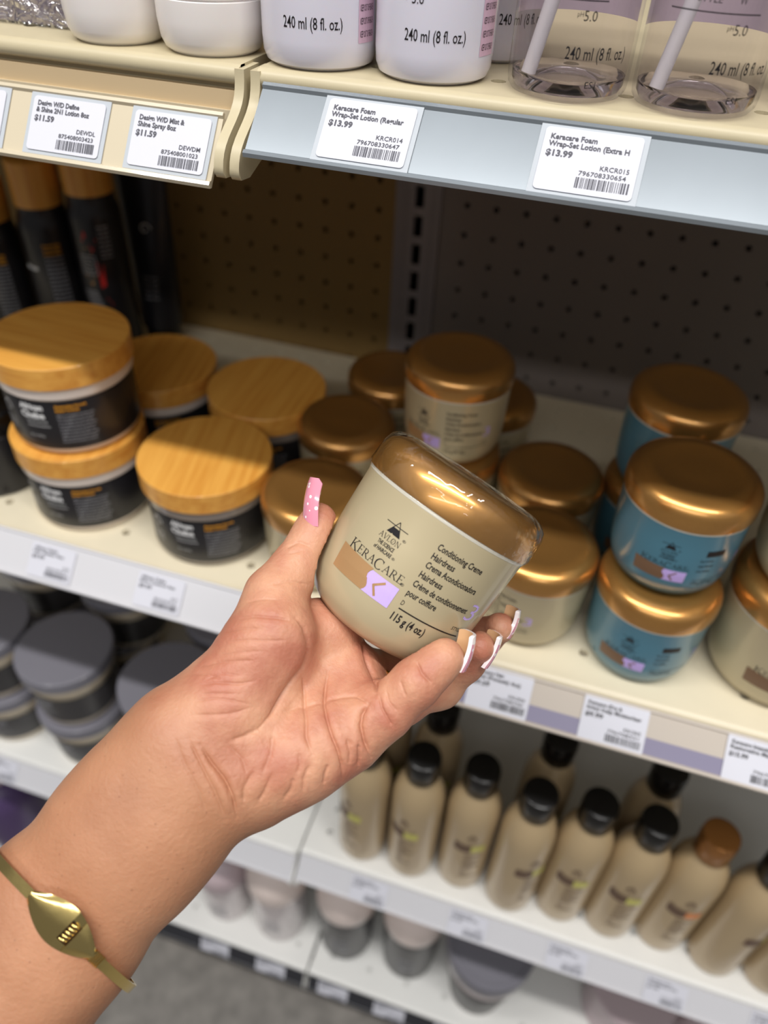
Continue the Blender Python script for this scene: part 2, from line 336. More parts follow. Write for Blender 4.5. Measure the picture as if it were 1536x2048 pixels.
def pegboard(name, x0, z0, x_lo, x_hi, z_lo, z_hi, m, label):
    p = .0254; r = .0026; v = []; f = []
    nseg = 12; mbp = MB()
    i0 = math.ceil((x_lo - x0) / p + .5); i1 = math.floor((x_hi - x0) / p - .5); j0 = math.ceil((z_lo - z0) / p + .5); j1 = math.floor((z_hi - z0) / p - .5)
    for i in range(i0, i1 + 1):
        for j in range(j0, j1 + 1):
            cx, cz = x0 + i * p, z0 + j * p; h = p / 2; vs = []
            for k in range(nseg):
                a = 2 * PI * (k + .5) / nseg; c, s_ = math.cos(a), math.sin(a); mxx = max(abs(c), abs(s_))
                cc, ss = c / mxx, s_ / mxx
                vs.append((cx + cc * h, 0, cz + ss * h))
            for dy in (0, .005):
                for k in range(nseg):
                    a = 2 * PI * (k + .5) / nseg; vs.append((cx + r * math.cos(a), dy, cz + r * math.sin(a)))
            fs = []
            for k in range(nseg):
                k2 = (k + 1) % nseg; fs.append((k, k2, nseg + k2, nseg + k)); fs.append((nseg + k, nseg + k2, 2 * nseg + k2, 2 * nseg + k))
            for q_ in range(4):     # corners
                a = PI / 4 + q_ * PI / 2; b_ = len(vs); vs.append((cx + h * (1 if math.cos(a) > 0 else -1), 0, cz + h * (1 if math.sin(a) > 0 else -1)))
                k = int(q_ * 3 + 1) ; 
                fs.append(((k) % nseg, b_, (k + 0) % nseg)) if False else None
            mbp.add(vs, fs)
    xa, xb = x0 + (i0 - .5) * p, x0 + (i1 + .5) * p; za, zb = z0 + (j0 - .5) * p, z0 + (j1 + .5) * p
    for a in ((x_lo, xa, z_lo, z_hi), (xb, x_hi, z_lo, z_hi), (xa, xb, z_lo, za), (xa, xb, zb, z_hi)):
        mbp.add([(a[0], 0, a[2]), (a[1], 0, a[2]), (a[1], 0, a[3]), (a[0], 0, a[3])], [(0, 1, 2, 3)])
    mbp.recalc = False
    o = mbp.build(name, m, smooth=False); tag(o, label, 'pegboard'); return o
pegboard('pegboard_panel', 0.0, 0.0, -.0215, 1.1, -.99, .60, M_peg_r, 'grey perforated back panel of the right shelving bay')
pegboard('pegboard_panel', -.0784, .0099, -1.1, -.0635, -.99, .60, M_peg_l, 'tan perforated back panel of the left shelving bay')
mb = MB(); mb.recalc = False
sl = [(.002 - .0254 * k) for k in range(-20, 40)]
xs0, xs1, xc = -.0630, -.0220, -.0418; hw = .0042; hh = .0090; ztop = sl[0] + .0127; zbot = sl[-1] - .0127
def q4(x0, x1, z0, z1, y0=-.002, y1=-.002): mb.add([(x0, y0, z0), (x1, y1, z0), (x1, y1, z1), (x0, y0, z1)], [(0, 1, 2, 3)])
q4(xs0, xc - hw, zbot, ztop); q4(xc + hw, xs1, zbot, ztop)
for z in sl: q4(xc - hw, xc + hw, z + hh, z + .0127); q4(xc - hw, xc + hw, z - .0127, z - hh)
q4(xs0, xs0, zbot, ztop, -.002, .02); q4(xs1, xs1, zbot, ztop, .02, -.002)
q4(xc - .0125, xc - .0115, zbot, ztop, -.0045, -.0045); q4(xc + .0115, xc + .0125, zbot, ztop, -.0045, -.0045)
for z in sl: mb.box(xc - hw, xc - hw + .0004, -.002, .006, z - hh, z + hh)
tag(mb.build('shelf_upright', M_upright, smooth=False), 'slotted steel upright between the tan and grey back panels', 'shelf upright')
mb = MB(); mb.box(-1.1, 1.1, -.322, -.31, ZF, -.93); tag(mb.build('kick_plate', M_kick, smooth=False), 'brown kick plate under the lowest shelf at floor', 'kick plate')

# shelves ---------------------------------------------------------------
def deck(mbd, x0, x1, z, holes, yb=-.002, thick=.004):
    p = .0254; y0 = -.307
    rows = sorted(set(h[1] for h in holes)); hs = {}
    for hx, hr in holes: hs.setdefault(hr, []).append(hx)
    ys = [YF + .001] + [y0 + (k - .5) * p for k in range(0, 12)] + [yb]
    for r in range(len(ys) - 1):
        a, b = ys[r], ys[r + 1]; rr = r - 1
        def qd(xa, xb): mbd.add([(xa, a, z), (xb, a, z), (xb, b, z), (xa, b, z)], [(0, 1, 2, 3)])
        if rr in hs:
            cur = x0
            for hx in sorted(hs[rr]):
                qd(cur, hx - p / 2); cur = hx + p / 2; cy = (a + b) / 2; h = p / 2; rad = .0032; n = 12; vs = []
                for k in range(n):
                    t = 2 * PI * (k + .5) / n; c, s_ = math.cos(t), math.sin(t); m_ = max(abs(c), abs(s_)); vs.append((hx + c / m_ * h, cy + s_ / m_ * (b - a) / 2, z))
                for dz in (0, -.004):
                    for k in range(n):
                        t = 2 * PI * (k + .5) / n; vs.append((hx + rad * math.cos(t), cy + rad * math.sin(t), z + dz))
                mbd.add(vs, [(k, (k + 1) % n, n + (k + 1) % n, n + k) for k in range(n)] + [(n + k, n + (k + 1) % n, 2 * n + (k + 1) % n, 2 * n + k) for k in range(n)])
            qd(cur, x1)
        else: qd(x0, x1)
    mbd.add([(x0, YF, z - .006), (x1, YF, z - .006), (x1, yb, z - .006), (x0, yb, z - .006)], [(3, 2, 1, 0)])
    mbd.add([(x0, yb, z), (x1, yb, z), (x1, yb, z - .006), (x0, yb, z - .006)], [(0, 1, 2, 3)])
    for x in (x0, x1): mbd.add([(x, YF, z), (x, yb, z), (x, yb, z - .03), (x, YF, z - .03)], [(0, 1, 2, 3)])
def shelf(x0, x1, z, mdeck, label, holes, face_h, face_m=None):
    t = thing('shelf', label, 'shelf', ((x0 + x1) / 2, 0, z), 0, None); ox = (x0 + x1) / 2
    d = MB(); d.recalc = False; deck(d, x0, x1, z, holes); d.v = [(a - ox, b, c - z) for a, b, c in d.v]; d.build('deck', mdeck, t, smooth=False)
    l = MB(); pr = [(YF + .004, -.0002), (YF + .001, .0000), (YF - .0015, -.0008), (YF - .0028, -.003), (YF - .0028, -.0055), (YF - .001, -.0072), (YF + .002, -.0075), (YF + .002, -face_h), (YF + .004, -face_h)]
    l.extrude_x(pr, x0 - ox, x1 - ox); l.build('front_lip', face_m or mdeck, t, ang=50)
    return t
def rail(t, x0, x1, top, bot, m, bands=(), thick=.0012, curl=.0018):
    ox, _, oz = t.location; r = MB(); (yt, zt), (yb, zb) = top, bot
    dy, dz = yb - yt, zb - zt; L = math.hypot(dy, dz); ny, nz = dz / L, -dy / L      # outward normal
    if ny > 0: ny, nz = -ny, -nz
    def P(s, o): return (yt + dy * s + ny * o, zt + dz * s + nz * o)
    pr = [P(0, 0), P(0, .0016), P(.05, .0018), P(.08, .0006), P(.92, .0006), P(.95, .0018), P(1.0, .0020), P(1.03, .0006), P(1.0, -.001), P(.5, -.001)]
    r.extrude_x([(a, b - oz) for a, b in pr], x0 - ox, x1 - ox); o = r.build('price_rail', m, t, ang=30)
    for (s0, s1, mm, nm) in bands:
        b = MB(); pr = [P(s0, .0006), P(s0, .0009), P(s1, .0009), P(s1, .0006)]; b.extrude_x([(a, c - oz) for a, c in pr], x0 - ox, x1 - ox); b.build(nm, mm, o, smooth=False)
    return (P, L)
hr2 = lambda x0, lo, hi, row, st=2: [(x0 + st * .0254 * k, row) for k in range(-60, 60) if lo + .02 < x0 + st * .0254 * k < hi - .02]
XL, XR = -1.1, 1.1
RAILS = {}
s = shelf(XL, XS - .004, ZT, M_cream_metal_dim, 'cream top shelf of the left bay carrying white bottles', hr2(-.0548, XL, XS, 0) + hr2(-.0548, XL, XS, 11, 2), .034, M_cream_metal_dim)
b = MB(); b.box(XL - s.location.x, -.0415 - s.location.x, YF - .0015, YF + .0015, .1355 - ZT, .1485 - ZT); b.build('recessed_channel', M_tan_metal, s, smooth=False)
RAILS['TL'] = rail(s, XL, -.0445, (-.3385, .1405), (-.3570, .1165), M_creamplastic); S_TL = s
b = MB(); b.box(XL - s.location.x, -.0425 - s.location.x, YF - .0025, YF, .118 - ZT, .141 - ZT); b.build('rail_backing', M_creamplastic, s, smooth=False)
s = shelf(XS + .004, XR, ZT, M_cream_metal_dim, 'cream top shelf of the right bay under clear bottles', hr2(.0629, XS, XR, 0) + [(x + .0254, 1) for x, _ in hr2(.0629, XS, XR, 0)] + hr2(.0629, XS, XR, 11), .03)
RAILS['TR'] = rail(s, -.026, XR, (-.3380, .1535), (-.3610, .1325), M_silver); S_TR = s
s = shelf(XL, XS - .002, ZM, M_cream_metal, 'cream middle shelf of the left bay under wooden-lidded jars', hr2(-.0712, XL, XS, 0) + hr2(-.0712, XL, XS, 11, 1), .03)
RAILS['ML'] = rail(s, XL, XS - .003, (-.3355, -.1620), (-.3575, -.1850), M_whiteplastic)
s = shelf(XS + .002, XR, ZM, M_cream_metal, 'cream middle shelf of the right bay under bronze-lidded jars', hr2(.1166, XS, XR, 0, 2) + hr2(.1120, XS, XR, 11, 1) + hr2(.1120, XS, XR, 10, 1), .03)
RAILS['MR'] = rail(s, XS + .003, XR, (-.3360, -.1685), (-.3585, -.1875), M_greige, [(.58, .93, M_purplestrip, 'mauve_band')])
s = shelf(XL, XS - .002, ZLL, M_white_metal, 'white lower shelf of the left bay under grey-lidded tubs', hr2(-.075, XL, XS, 0), .03)
RAILS['LL'] = rail(s, XL, XS - .003, (-.3355, -.5470), (-.3530, -.5690), M_whiteplastic)
s = shelf(XS + .002, XR, ZLR, M_white_metal, 'white lower shelf of the right bay under champagne bottles', hr2(-.0115, XS, XR, 0) + hr2(-.0115, XS, XR, 1, 20), .03)
RAILS['LR'] = rail(s, XS + .003, XR, (-.3355, -.5370), (-.3530, -.5590), M_whiteplastic)
s = shelf(XL, XS - .002, ZB, M_white_metal, 'white bottom shelf of the left bay just above the floor', hr2(-.0577, XL, XS, 0), .05)
RAILS['BL'] = rail(s, XL, XS - .003, (-.3350, -.8890), (-.3440, -.9140), M_blackstrip)
s = shelf(XS + .002, XR, ZB, M_white_metal, 'white bottom shelf of the right bay under the large tub', hr2(.0423, XS, XR, 0) , .05)
RAILS['BR'] = rail(s, XS + .003, XR, (-.3350, -.8890), (-.3440, -.9140), M_blackstrip)
# curved end brackets at the seam
for (xb_, zz, lab) in ((-.0385, ZT, 'chipped cream bracket end on the left top shelf'), (-.0315, ZT, 'chipped cream bracket end on the right top shelf'),
                       (-.0385, ZLL + .004, 'white bracket end on the left lower shelf'), (-.0315, ZLR - .002, 'white bracket end on the right lower shelf'),
                       (-.0385, ZB, 'white bracket end on the left bottom shelf'), (-.0315, ZB, 'white bracket end on the right bottom shelf')):
    b = MB(); n = 14; out = []; inn = []
    for i in range(n + 1):
        t_ = i / n; y = -.3345 - (.026 if zz > 0 else .020 if zz > -.7 else .010) * (1 / (1 + math.exp(-9 * (t_ - .55)))); z = -.001 - .033 * t_; out.append((y, z)); 
    ye = out[-1][0]; out = out + [(ye + .002, -.0365), (ye + .010, -.0375), (-.325, -.030), (-.320, -.001)]
    b.extrude_x(out, -.0021, .0021); m_ = M_cream_metal_dim if zz > 0 else M_white_metal
    o = b.build('shelf_bracket', m_, None, ang=50); o.location = (xb_, 0, zz); tag(o, lab, 'bracket')

# ---------------------------------------------------------------- price tags
TAGN = [0]
def price_tag(railk, xc_, sc, wd, ht, lines, label, group, sleeve=True, m_paper=None, sharp=True, seed=1, ink=None):
    P, L = RAILS[railk]; y, z = P(sc, .0012 if m_paper is None else .0014)
    y1, z1 = P(0, 0); y2, z2 = P(1, 0); th = math.atan2(-(y1 - y2), (z1 - z2))
    t = thing('price_tag', label, 'price tag', (xc_, y, z), 0, group); t.rotation_euler = (th, 0, 0)
    def rr(mb_, w_, h_, y_, r_, mi=0):
        pts = []
        for cx, cz, a0 in ((w_ / 2 - r_, h_ / 2 - r_, 0), (-w_ / 2 + r_, h_ / 2 - r_, 90), (-w_ / 2 + r_, -h_ / 2 + r_, 180), (w_ / 2 - r_, -h_ / 2 + r_, 270)):
            for k in range(5): a = math.radians(a0 + 22.5 * k); pts.append((cx + r_ * math.cos(a), cz + r_ * math.sin(a)))
        n = len(pts); mb_.add([(a, y_, c) for a, c in pts] + [(a, y_ + .0003, c) for a, c in pts], [tuple(range(n)), tuple(reversed(range(n, 2 * n)))] + [(i, n + i, n + (i + 1) % n, (i + 1) % n) for i in range(n)], mi)
    if sleeve: b = MB(); rr(b, wd, ht, 0, .0003); b.build('clear_sleeve', M_sleeve, t, smooth=False)
    pw, ph = (wd * .90, ht * .88) if sleeve else (wd, ht)
    b = MB(); rr(b, pw, ph, -.0005, .0016); b.build('paper', m_paper or M_paper, t, smooth=False)
    b = MB(); b.recalc = False; fn = lambda x, z: (x / 1000, -.0007, z / 1000); rnd = random.Random(seed)
    k = pw / .0345
    for (tx, x, zz, cap, w_, al, bo) in lines: put_text(b, tx, x * k, zz * k, cap * k, w_ * k if w_ else None, fn, 0, al, bo)
    x = -3.0 * k
    while x < 15.0 * k:
        bw = rnd.choice((.25, .25, .4, .6)) * k; b.add([fn(x, -9.8 * k), fn(x + bw, -9.8 * k), fn(x + bw, -5.8 * k), fn(x, -5.8 * k)], [(0, 1, 2, 3)]); x += bw + rnd.choice((.22, .3, .5)) * k
    b.build('print', ink or M_greyink, t, smooth=False)
    return t
def L4(a, b_, p, code, num, wa=None, wb=None):
    return [(a, -15, 7.4, 2.0, wa, 'L', .03), (b_, -15.3, 4.7, 2.0, wb, 'L', .03), (p, -15.5, 1.0, 2.3, 9.5, 'L', .035), (code, 14.6, -2.4, 1.8, None, 'R', .01), (num, 14.0, -5.0, 1.7, 16.5, 'R', .01)]
G_T = 'price tags on the top shelf rails'
price_tag('TL', -.1165, .5, .0395, .0262, L4('Design W/D Define', '& Shine 2N1 Lotion 8oz', '$11.59', 'DEWDL', '875408003423', 20, 25.5), 'price tag on the cream rail, left of the one by the rail end', G_T, seed=3)
price_tag('TL', -.0665, .5, .0395, .0262, L4('Design W/D Mist &', 'Shine Spray 8oz', '$11.59', 'DEWDM', '875408001023', 20.5, 17.5), 'price tag on the cream rail nearest the rail end', G_T, seed=4)
price_tag('TL', -.1665, .5, .0395, .0262, L4('Design W/D', 'Lotion 8oz', '$11.59', 'DEWDF', '875408003', 18, 16), 'price tag cut off at the left edge of the photo', G_T, seed=5)
price_tag('TR', .0215, .5, .0395, .0280, L4('Keracare Foam', 'Wrap-Set Lotion (Regular', '$13.99', 'KRCR014', '796708330647', 16.5, 28.5), 'price tag on the silver rail nearest the bracket', G_T, seed=6)
price_tag('TR', .1065, .5, .0395, .0280, L4('Keracare Foam', 'Wrap-Set Lotion (Extra H', '$13.99', 'KRCR015', '796708330654', 16.5, 28.5), 'price tag on the silver rail below the clear bottles', G_T, seed=7)
G_M = 'price tags on the middle shelf rails'
price_tag('ML', -.2100, .52, .036, .0245, L4('African Chebe', 'Hair Butter 8oz', '$9.99', 'ACB', '850021', 18, 24), 'faint price tag under the two stacked wooden-lidded jars', G_M, sleeve=False, seed=8)
price_tag('ML', -.1230, .52, .036, .0245, L4('African Chebe', 'Edge Control 4oz', '$9.99', 'ACC', '850022', 18, 26), 'faint price tag below the front wooden-lidded jar', G_M, sleeve=False, seed=9)
price_tag('MR', .1200, .48, .0400, .0285, L4('Keracare Hair', 'dress (Pomade) 4oz)', '$9.29', 'KRCR04', '796708330', 16, 26), 'white price tag under the held jar hand, beside fingertips', G_M, sleeve=False, seed=10, ink=M_ink)
price_tag('MR', .1925, .50, .0400, .0285, L4('Keracare (Dry &', 'Itchy) Scalp Moisturizer', '$9.99', 'KRCR05', '796708331', 18, 29), 'white price tag below the stacked teal jars', G_M, sleeve=False, seed=11, ink=M_ink)
price_tag('MR', .2790, .50, .0400, .0285, L4('Keracare Intensive', 'Restorative Mask', '$15.99', 'KRCR06', '796708332', 20, 22), 'white price tag cut off at the right photo edge', G_M, sleeve=False, seed=12, ink=M_ink)
G_L = 'price tags on the lower shelf rails'
for k_, (x_, lab_) in enumerate(((.0430, 'blurred price tag below the first champagne bottle'), (.1430, 'blurred price tag under the third and fourth champagne bottles'), (.2380, 'blurred price tag under the fifth champagne bottle'), (.3280, 'blurred price tag under the bronze-capped bottle'), (.4200, 'blurred price tag in the bottom right corner'))):
    price_tag('LR', x_, .52, .037, .0235, L4('Keracare Lotion', 'Conditioner 8oz', '$11.99', 'KRCR', '79670833', 18, 24), lab_, G_L, sleeve=False, seed=20 + k_)
price_tag('LL', -.3830, .52, .037, .0235, L4('Hair Masque', 'Treatment 12oz', '$12.99', 'SMHM', '76430220', 16, 24), 'blurred price tag left of the forearm on the white rail', G_L, sleeve=False, seed=30)
G_B = 'white tags on the black bottom rail'
for k_, (x_, rk, lab_) in enumerate(((-.2950, 'BL', 'white tag on the black rail behind the forearm'), (-.1660, 'BL', 'white tag on the black rail nearest the forearm'), (-.0850, 'BL', 'white tag on the black rail just left of the seam'), (.0030, 'BR', 'white tag on the black rail just right of the seam'), (.0800, 'BR', 'white tag on the black rail under the second dome-lidded jar'), (.1600, 'BR', 'white tag on the black rail below the large tub'))):
    price_tag(rk, x_, .5, .041, .0235, L4('Gel Styling', 'Custard 16oz', '$8.99', 'GSC', '7643022', 16, 22), lab_, G_B, sleeve=False, seed=40 + k_)

# ---------------------------------------------------------------- domed-lid jars
BODY = [(0.0, .0012), (.020, .0010), (.0225, .0), (.0262, .0004), (.0300, .0032), (.0328, .0080), (.0342, .0140), (.0350, .022), (.0357, .040), (.0361, .0535), (.0363, .0545), (.0363, .0556), (.0352, .0558), (.0, .0558)]
LID = [(.0355, .0560), (.0368, .0561), (.0371, .0575), (.0371, .0632), (.0366, .0660), (.0352, .0686), (.0330, .0704), (.0300, .0716), (.0265, .0721), (.0235, .0719), (.0215, .0715), (.010, .0713), (0, .0713)]
def bodyR(zmm):
    z = zmm / 1000
    for (r0, z0), (r1, z1) in zip(BODY[2:], BODY[3:]):
        if z0 <= z <= z1 and z1 > z0: return (r0 + (r1 - r0) * (z - z0) / (z1 - z0)) * 1000
    return 36.2
def label_avlon(m, kind, sz=1.0, R=bodyR, seam=55.5):
    """0 black ink, 1 swatch, 2 square, 3 rim colour"""
    f = wrap(R, .10); f2 = wrap(R, .16); f3 = wrap(R, .22); Z = lambda d: seam - d
    dark, sw, sq, bgm = m
    b = MB(); b.recalc = False
    # triangle mark
    x0, z0 = -11.9, Z(14.9)
    b.add([f(x0 - 2.9, z0), f(x0 + 2.9, z0), f(x0 + 1.6, z0 + 2.6), f(x0 - 1.6, z0 + 2.6)], [(0, 1, 2, 3)], 0)
    put_strokes(b, [(-2.9, 0, 0, 5.3, .3), (2.9, 0, 0, 5.3, .3), (-5.2, 3.4, 4.8, 3.4, .28)], x0, z0, 1, 1, f, 0)
    serif(b, 'AVLON', x0 - 4.9, Z(17.9), 2.1, 9.8, f, 0)
    put_text(b, 'THE SCIENCE', x0, Z(20.3), 1.5, 7.6, f, 0, 'C', .02)
    put_text(b, 'of HAIRCARE', x0, Z(22.6), 1.5, 8.2, f, 0, 'C', .02)
    put_text(b, '\u00ae', x0 + 4.3, Z(15.0), 1.0, 1.5, f, 0); put_text(b, '\u00ae', x0 + 4.6, Z(22.6), 1.0, 1.3, f, 0)
    serif(b, 'KERACARE', -25.4, Z(28.2), 3.2, 26.6, f, 0, big=(0, 4)); put_text(b, '\u00ae', .4, Z(28.4), 1.1, 1.6, f, 0)
    wob = lambda t: -10.6 + 1.1 * math.sin(t * PI * 2.0)
    grid_patch(b, lambda s_, t: (-28.6 + 1.0 * (1 - t) + (wob(t) + 28.6 - 1.0 * (1 - t)) * s_, Z(38.4) + (9.2 + .8 * (1 - s_)) * t), 10, 8, f2, 1)
    grid_patch(b, lambda s_, t: (wob(t) + (1.4 - wob(t)) * s_, Z(38.4) + 8.6 * t), 6, 8, f2, 2)
    put_strokes(b, [(-3.8, 7.4, -7.6, 4.2, .95), (-7.6, 4.6, -5.0, 1.0, .95)], 0, Z(38.4), 1, 1, f3, 1)
    if kind == 'hair':
        L = [('Conditioning Creme', 9.9, 20.6), ('Hairdress', 13.9, 9.9), ('Crema Acondicionadora', 17.7, 24), ('Hairdress', 21.9, 9.9), ('Cr\u00e8me de conditionnement', 25.9, 26.3), ('pour coiffure', 30.0, 12.8)]
        for tx, d, w_ in L: put_text(b, tx, 4.3, Z(d), 2.5, w_, f, 0, 'L', .018)
        put_text(b, 'D', 4.6, Z(34.2), 1.9, 1.2, f, 0)
        rect(b, 5, 35, Z(36.0), Z(35.5), f, 0)
        put_text(b, '115 g (4 oz.)', 4.3, Z(40.9), 3.1, 14.8, f, 0, 'L', .025)
        put_text(b, 'STYLE', 28.8, Z(33.6), 1.5, 5.6, f, 0, 'L', 0, .2)
        put_text(b, '3', 31.0, Z(28.2), 7.4, 5.4, f, 2, 'L', -.004, .1)
    else:
        rect(b, 8, 19, Z(17), Z(12.5), f, 0); 
        for k in range(3): put_text(b, ('Dry & Itchy', 'Scalp Glossifier', 'Cuero Cabelludo')[k], 6, Z(21 + 4 * k), 1.8, (8, 9, 8)[k], f, 0, 'L', .01)
        rect(b, 6, 30, Z(35.9), Z(35.5), f, 0); put_text(b, '110 g (3.9 oz.)', 6, Z(39.6), 2.6, 14, f, 0, 'L', .02)
        put_text(b, '3', 31, Z(28.0), 7.0, 4.6, f, 2, 'L', -.015, .1)
    return b
def kera(body_m, kind, mats, name, label, film_=False):
    t = thing(name, label, 'jar')
    b = MB(); b.lathe(BODY, 72, cap=False); b.build('jar_body', body_m, t, ang=35)
    b = MB(); b.lathe([(.0350, .0545), (.0364, .0547), (.0366, .0557), (.0364, .0561), (.0350, .0561)], 72, cap=False); b.build('jar_rim', M_rim, t, ang=50)
    b = MB(); b.lathe(LID, 72, cap=False); b.build('lid', M_lid, t, ang=60)
    label_avlon(mats, kind).build('printed_label', [mats[0], mats[1], mats[2]], t, smooth=False)
    return t
INKB = (M_ink, M_swb, M_lilac, M_cream); INKT = (M_ink, M_swd, M_lilac, M_teal); INKO = (M_ink, M_swd, M_orange, M_cream)

# the jar in the hand
held = kera(M_cream, 'hair', INKB, 'creme_jar', 'shrink-wrapped cream jar with bronze lid tilted in the hand')
held['used'] = 1
el = 0.134
def cp(u, v, d): return CAM + R3 @ Vector(((u - 768) / FPX * d, -(v - 1024) / FPX * d, -d))
a_c = Vector((.556 * math.cos(el), .831 * math.cos(el), math.sin(el))).normalized()
seam = cp(895, 1024, .3053); a_w = (R3 @ a_c).normalized(); base = seam - a_w * .0556
front = (CAM - seam); front = (front - a_w * front.dot(a_w)).normalized()
zx = a_w; yx = -front; xx = yx.cross(zx)
JM = Matrix((xx, yx, zx)).transposed().to_4x4(); JM.translation = base
held.matrix_world = JM
b = MB(); b.lathe([(r + .0003, z) for r, z in [(.0364, .0553), (.0373, .0575), (.0374, .0632)]] + [(.0372, .0668), (.0360, .0700), (.0335, .0722), (.0300, .0732), (.0255, .0734)], 96, cap=False)
rnd = random.Random(5)
b.v = [(x * (1 + .006 * math.sin(9 * math.atan2(y, x) + 40 * z * 10) * (z > .052)), y * (1 + .006 * math.sin(7 * math.atan2(y, x) + 300 * z) * (z > .052)), z) for x, y, z in b.v]
b.build('shrink_film', M_film, held, ang=60)

KG = 'bronze-lidded jars on the middle shelf'
Kp = kera(M_cream, 'hair', INKB, 'creme_jar', '')
def kj(x, y, lvl, rz, lab, proto=None): return place(proto or Kp, (x, y, ZM + lvl * .0716), math.radians(rz), lab, KG)
kj(-.0275, -.288, 0, 5, 'bronze-lidded cream jar just behind the thumb, partly hidden')
kj(-.0355, -.2036, 0, 0, 'bronze-lidded cream jar between the wooden-lidded jars and the stack')
kj(-.0232, -.125, 0, 0, 'bronze-lidded cream jar at the back, left of the tall stack')
kj(.0452, -.205, 0, 8, 'lower cream jar of the stack behind the held jar')
kj(.0452, -.206, 1, -5, 'upper cream jar of the stack behind the held jar')
kj(.0600, -.128, 0, 0, 'bronze-lidded jar mostly hidden behind the cream stack')
kj(.1205, -.2108, 0, 0, 'dark bronze-lidded jar on the shelf behind the held jar lid')
kj(.1240, -.2860, 0, -50, 'cream jar at the shelf front beside the fingertips')
Tp = kera(M_teal, 'dry', INKT, 'teal_jar', '')
kj(.1985, -.2905, 0, 2, 'lower teal jar of the front teal stack', Tp)
kj(.1970, -.2815, 1, 10, 'upper teal jar of the front teal stack', Tp)
kj(.1935, -.192, 0, 0, 'lower teal jar of the rear teal stack', Tp)
kj(.1935, -.193, 1, 75, 'upper teal jar of the rear teal stack', Tp)
Op = kera(M_cream, 'dry', INKO, 'creme_jar', '')
sc_ = 1.2
for lv, rz, lab in ((0, 12, 'large cream jar with orange logo at the right edge, lower of two'), (1, 60, 'large cream jar at the right edge, upper of two')):
    o = place(Op, (.2830, -.2770, ZM + lv * .0716 * sc_), math.radians(rz), lab, KG); o.scale = (sc_, sc_, sc_)

# ---------------------------------------------------------------- wooden-lidded jars
def chebe(label, ringm):
    t = thing('wooden_lid_jar', label, 'jar')
    b = MB(); b.lathe([(0, .001), (.036, .0), (.0400, .001), (.0425, .0045), (.0430, .008), (.0430, .0445), (.0438, .0455), (.0448, .0465), (.0450, .0535), (.042, .0537), (0, .0537)], 72, cap=False); b.build('jar_body', ringm, t, ang=35)
    b = MB(); b.lathe([(.0432, .0065), (.0434, .0070), (.0434, .0440), (.0432, .0445)], 72, cap=False); b.build('wrap_label', M_blacklab, t, ang=35)
    b = MB(); b.lathe([(.040, .0540), (.0462, .0540), (.0466, .0545), (.0466, .0692), (.0461, .0698), (.0, .0700)], 72, cap=False); b.build('lid', M_wood, t, ang=35)
    b = MB(); b.recalc = False; f = wrap(43.5, .1)
    put_text(b, 'African', -17, 37.5, 4.2, 17, f, 0, 'L', .05); put_text(b, 'Chebe', -17, 31.0, 4.6, 17, f, 0, 'L', .05)
    for k, (tx, w_) in enumerate((('GROWTH BUTTER', 15), ('with Rosemary & Peppermint', 16), ('8 oz / 227 g', 10))): put_text(b, tx, -14, 27.5 - 3.2 * k - (5 if k == 2 else 0), 1.2, w_, f, 0, 'L', .01)
    for k in range(2): put_text(b, ('Moisturizing Growth', 'Butter Formula')[k], 8, 39.5 - 3.0 * k, 2.0, (20, 15)[k], f, 2, 'L', .05)
    for k in range(9): put_text(b, 'helps to strengthen the hair and seal in moisture daily'[k * 2:k * 2 + 34], 8, 33.2 - 2.6 * k, 1.2, 24 - (k % 3), f, 1, 'L', .02)
    for a in range(0, 300, 12): put_strokes(b, [(math.cos(math.radians(a)) * (5 - a / 100), math.sin(math.radians(a)) * (5 - a / 100) * 1.2, math.cos(math.radians(a + 14)) * (5 - a / 100), math.sin(math.radians(a + 14)) * (5 - a / 100) * 1.2, .7)], -31, 33, 1, 1, f, 0)
    for k in range(3): put_text(b, 'Butter Blend', -36, 24 - 3 * k, 1.6, 10, f, 0)
    b.build('label_print', [M_white_print, M_grey_print, M_gold_print], t, smooth=False)
    return t
M_clearring = mat('smoky_clear_ring', rgb(140, 130, 122), .12, coat=.5)
Cw = chebe('', M_white_jar); Cc = chebe('', M_clearring)
CG = 'wooden-lidded black jars on the middle shelf'
def cj(p, x, y, lvl, rz, lab): return place(p, (x, y, ZM + lvl * .0702), math.radians(rz), lab, CG)
cj(Cc, -.1135, -.2795, 0, 12, 'wooden-lidded black jar with clear ring at the shelf front')
o = cj(Cw, -.2160, -.2785, 0, 10, 'lower jar of the stacked wooden-lidded pair')
o = cj(Cw, -.2150, -.2760, 1, 13, 'upper jar of the stacked wooden-lidded pair'); 
for c_ in o.children:
    if c_.name.startswith('lid'): c_.rotation_euler = (0, 0, 1.3)
cj(Cw, -.2060, -.1815, 0, 10, 'wooden-lidded jar behind the stacked pair, partly hidden')
cj(Cc, -.1090, -.1840, 0, 0, 'wooden-lidded jar behind the front wooden-lidded jar')
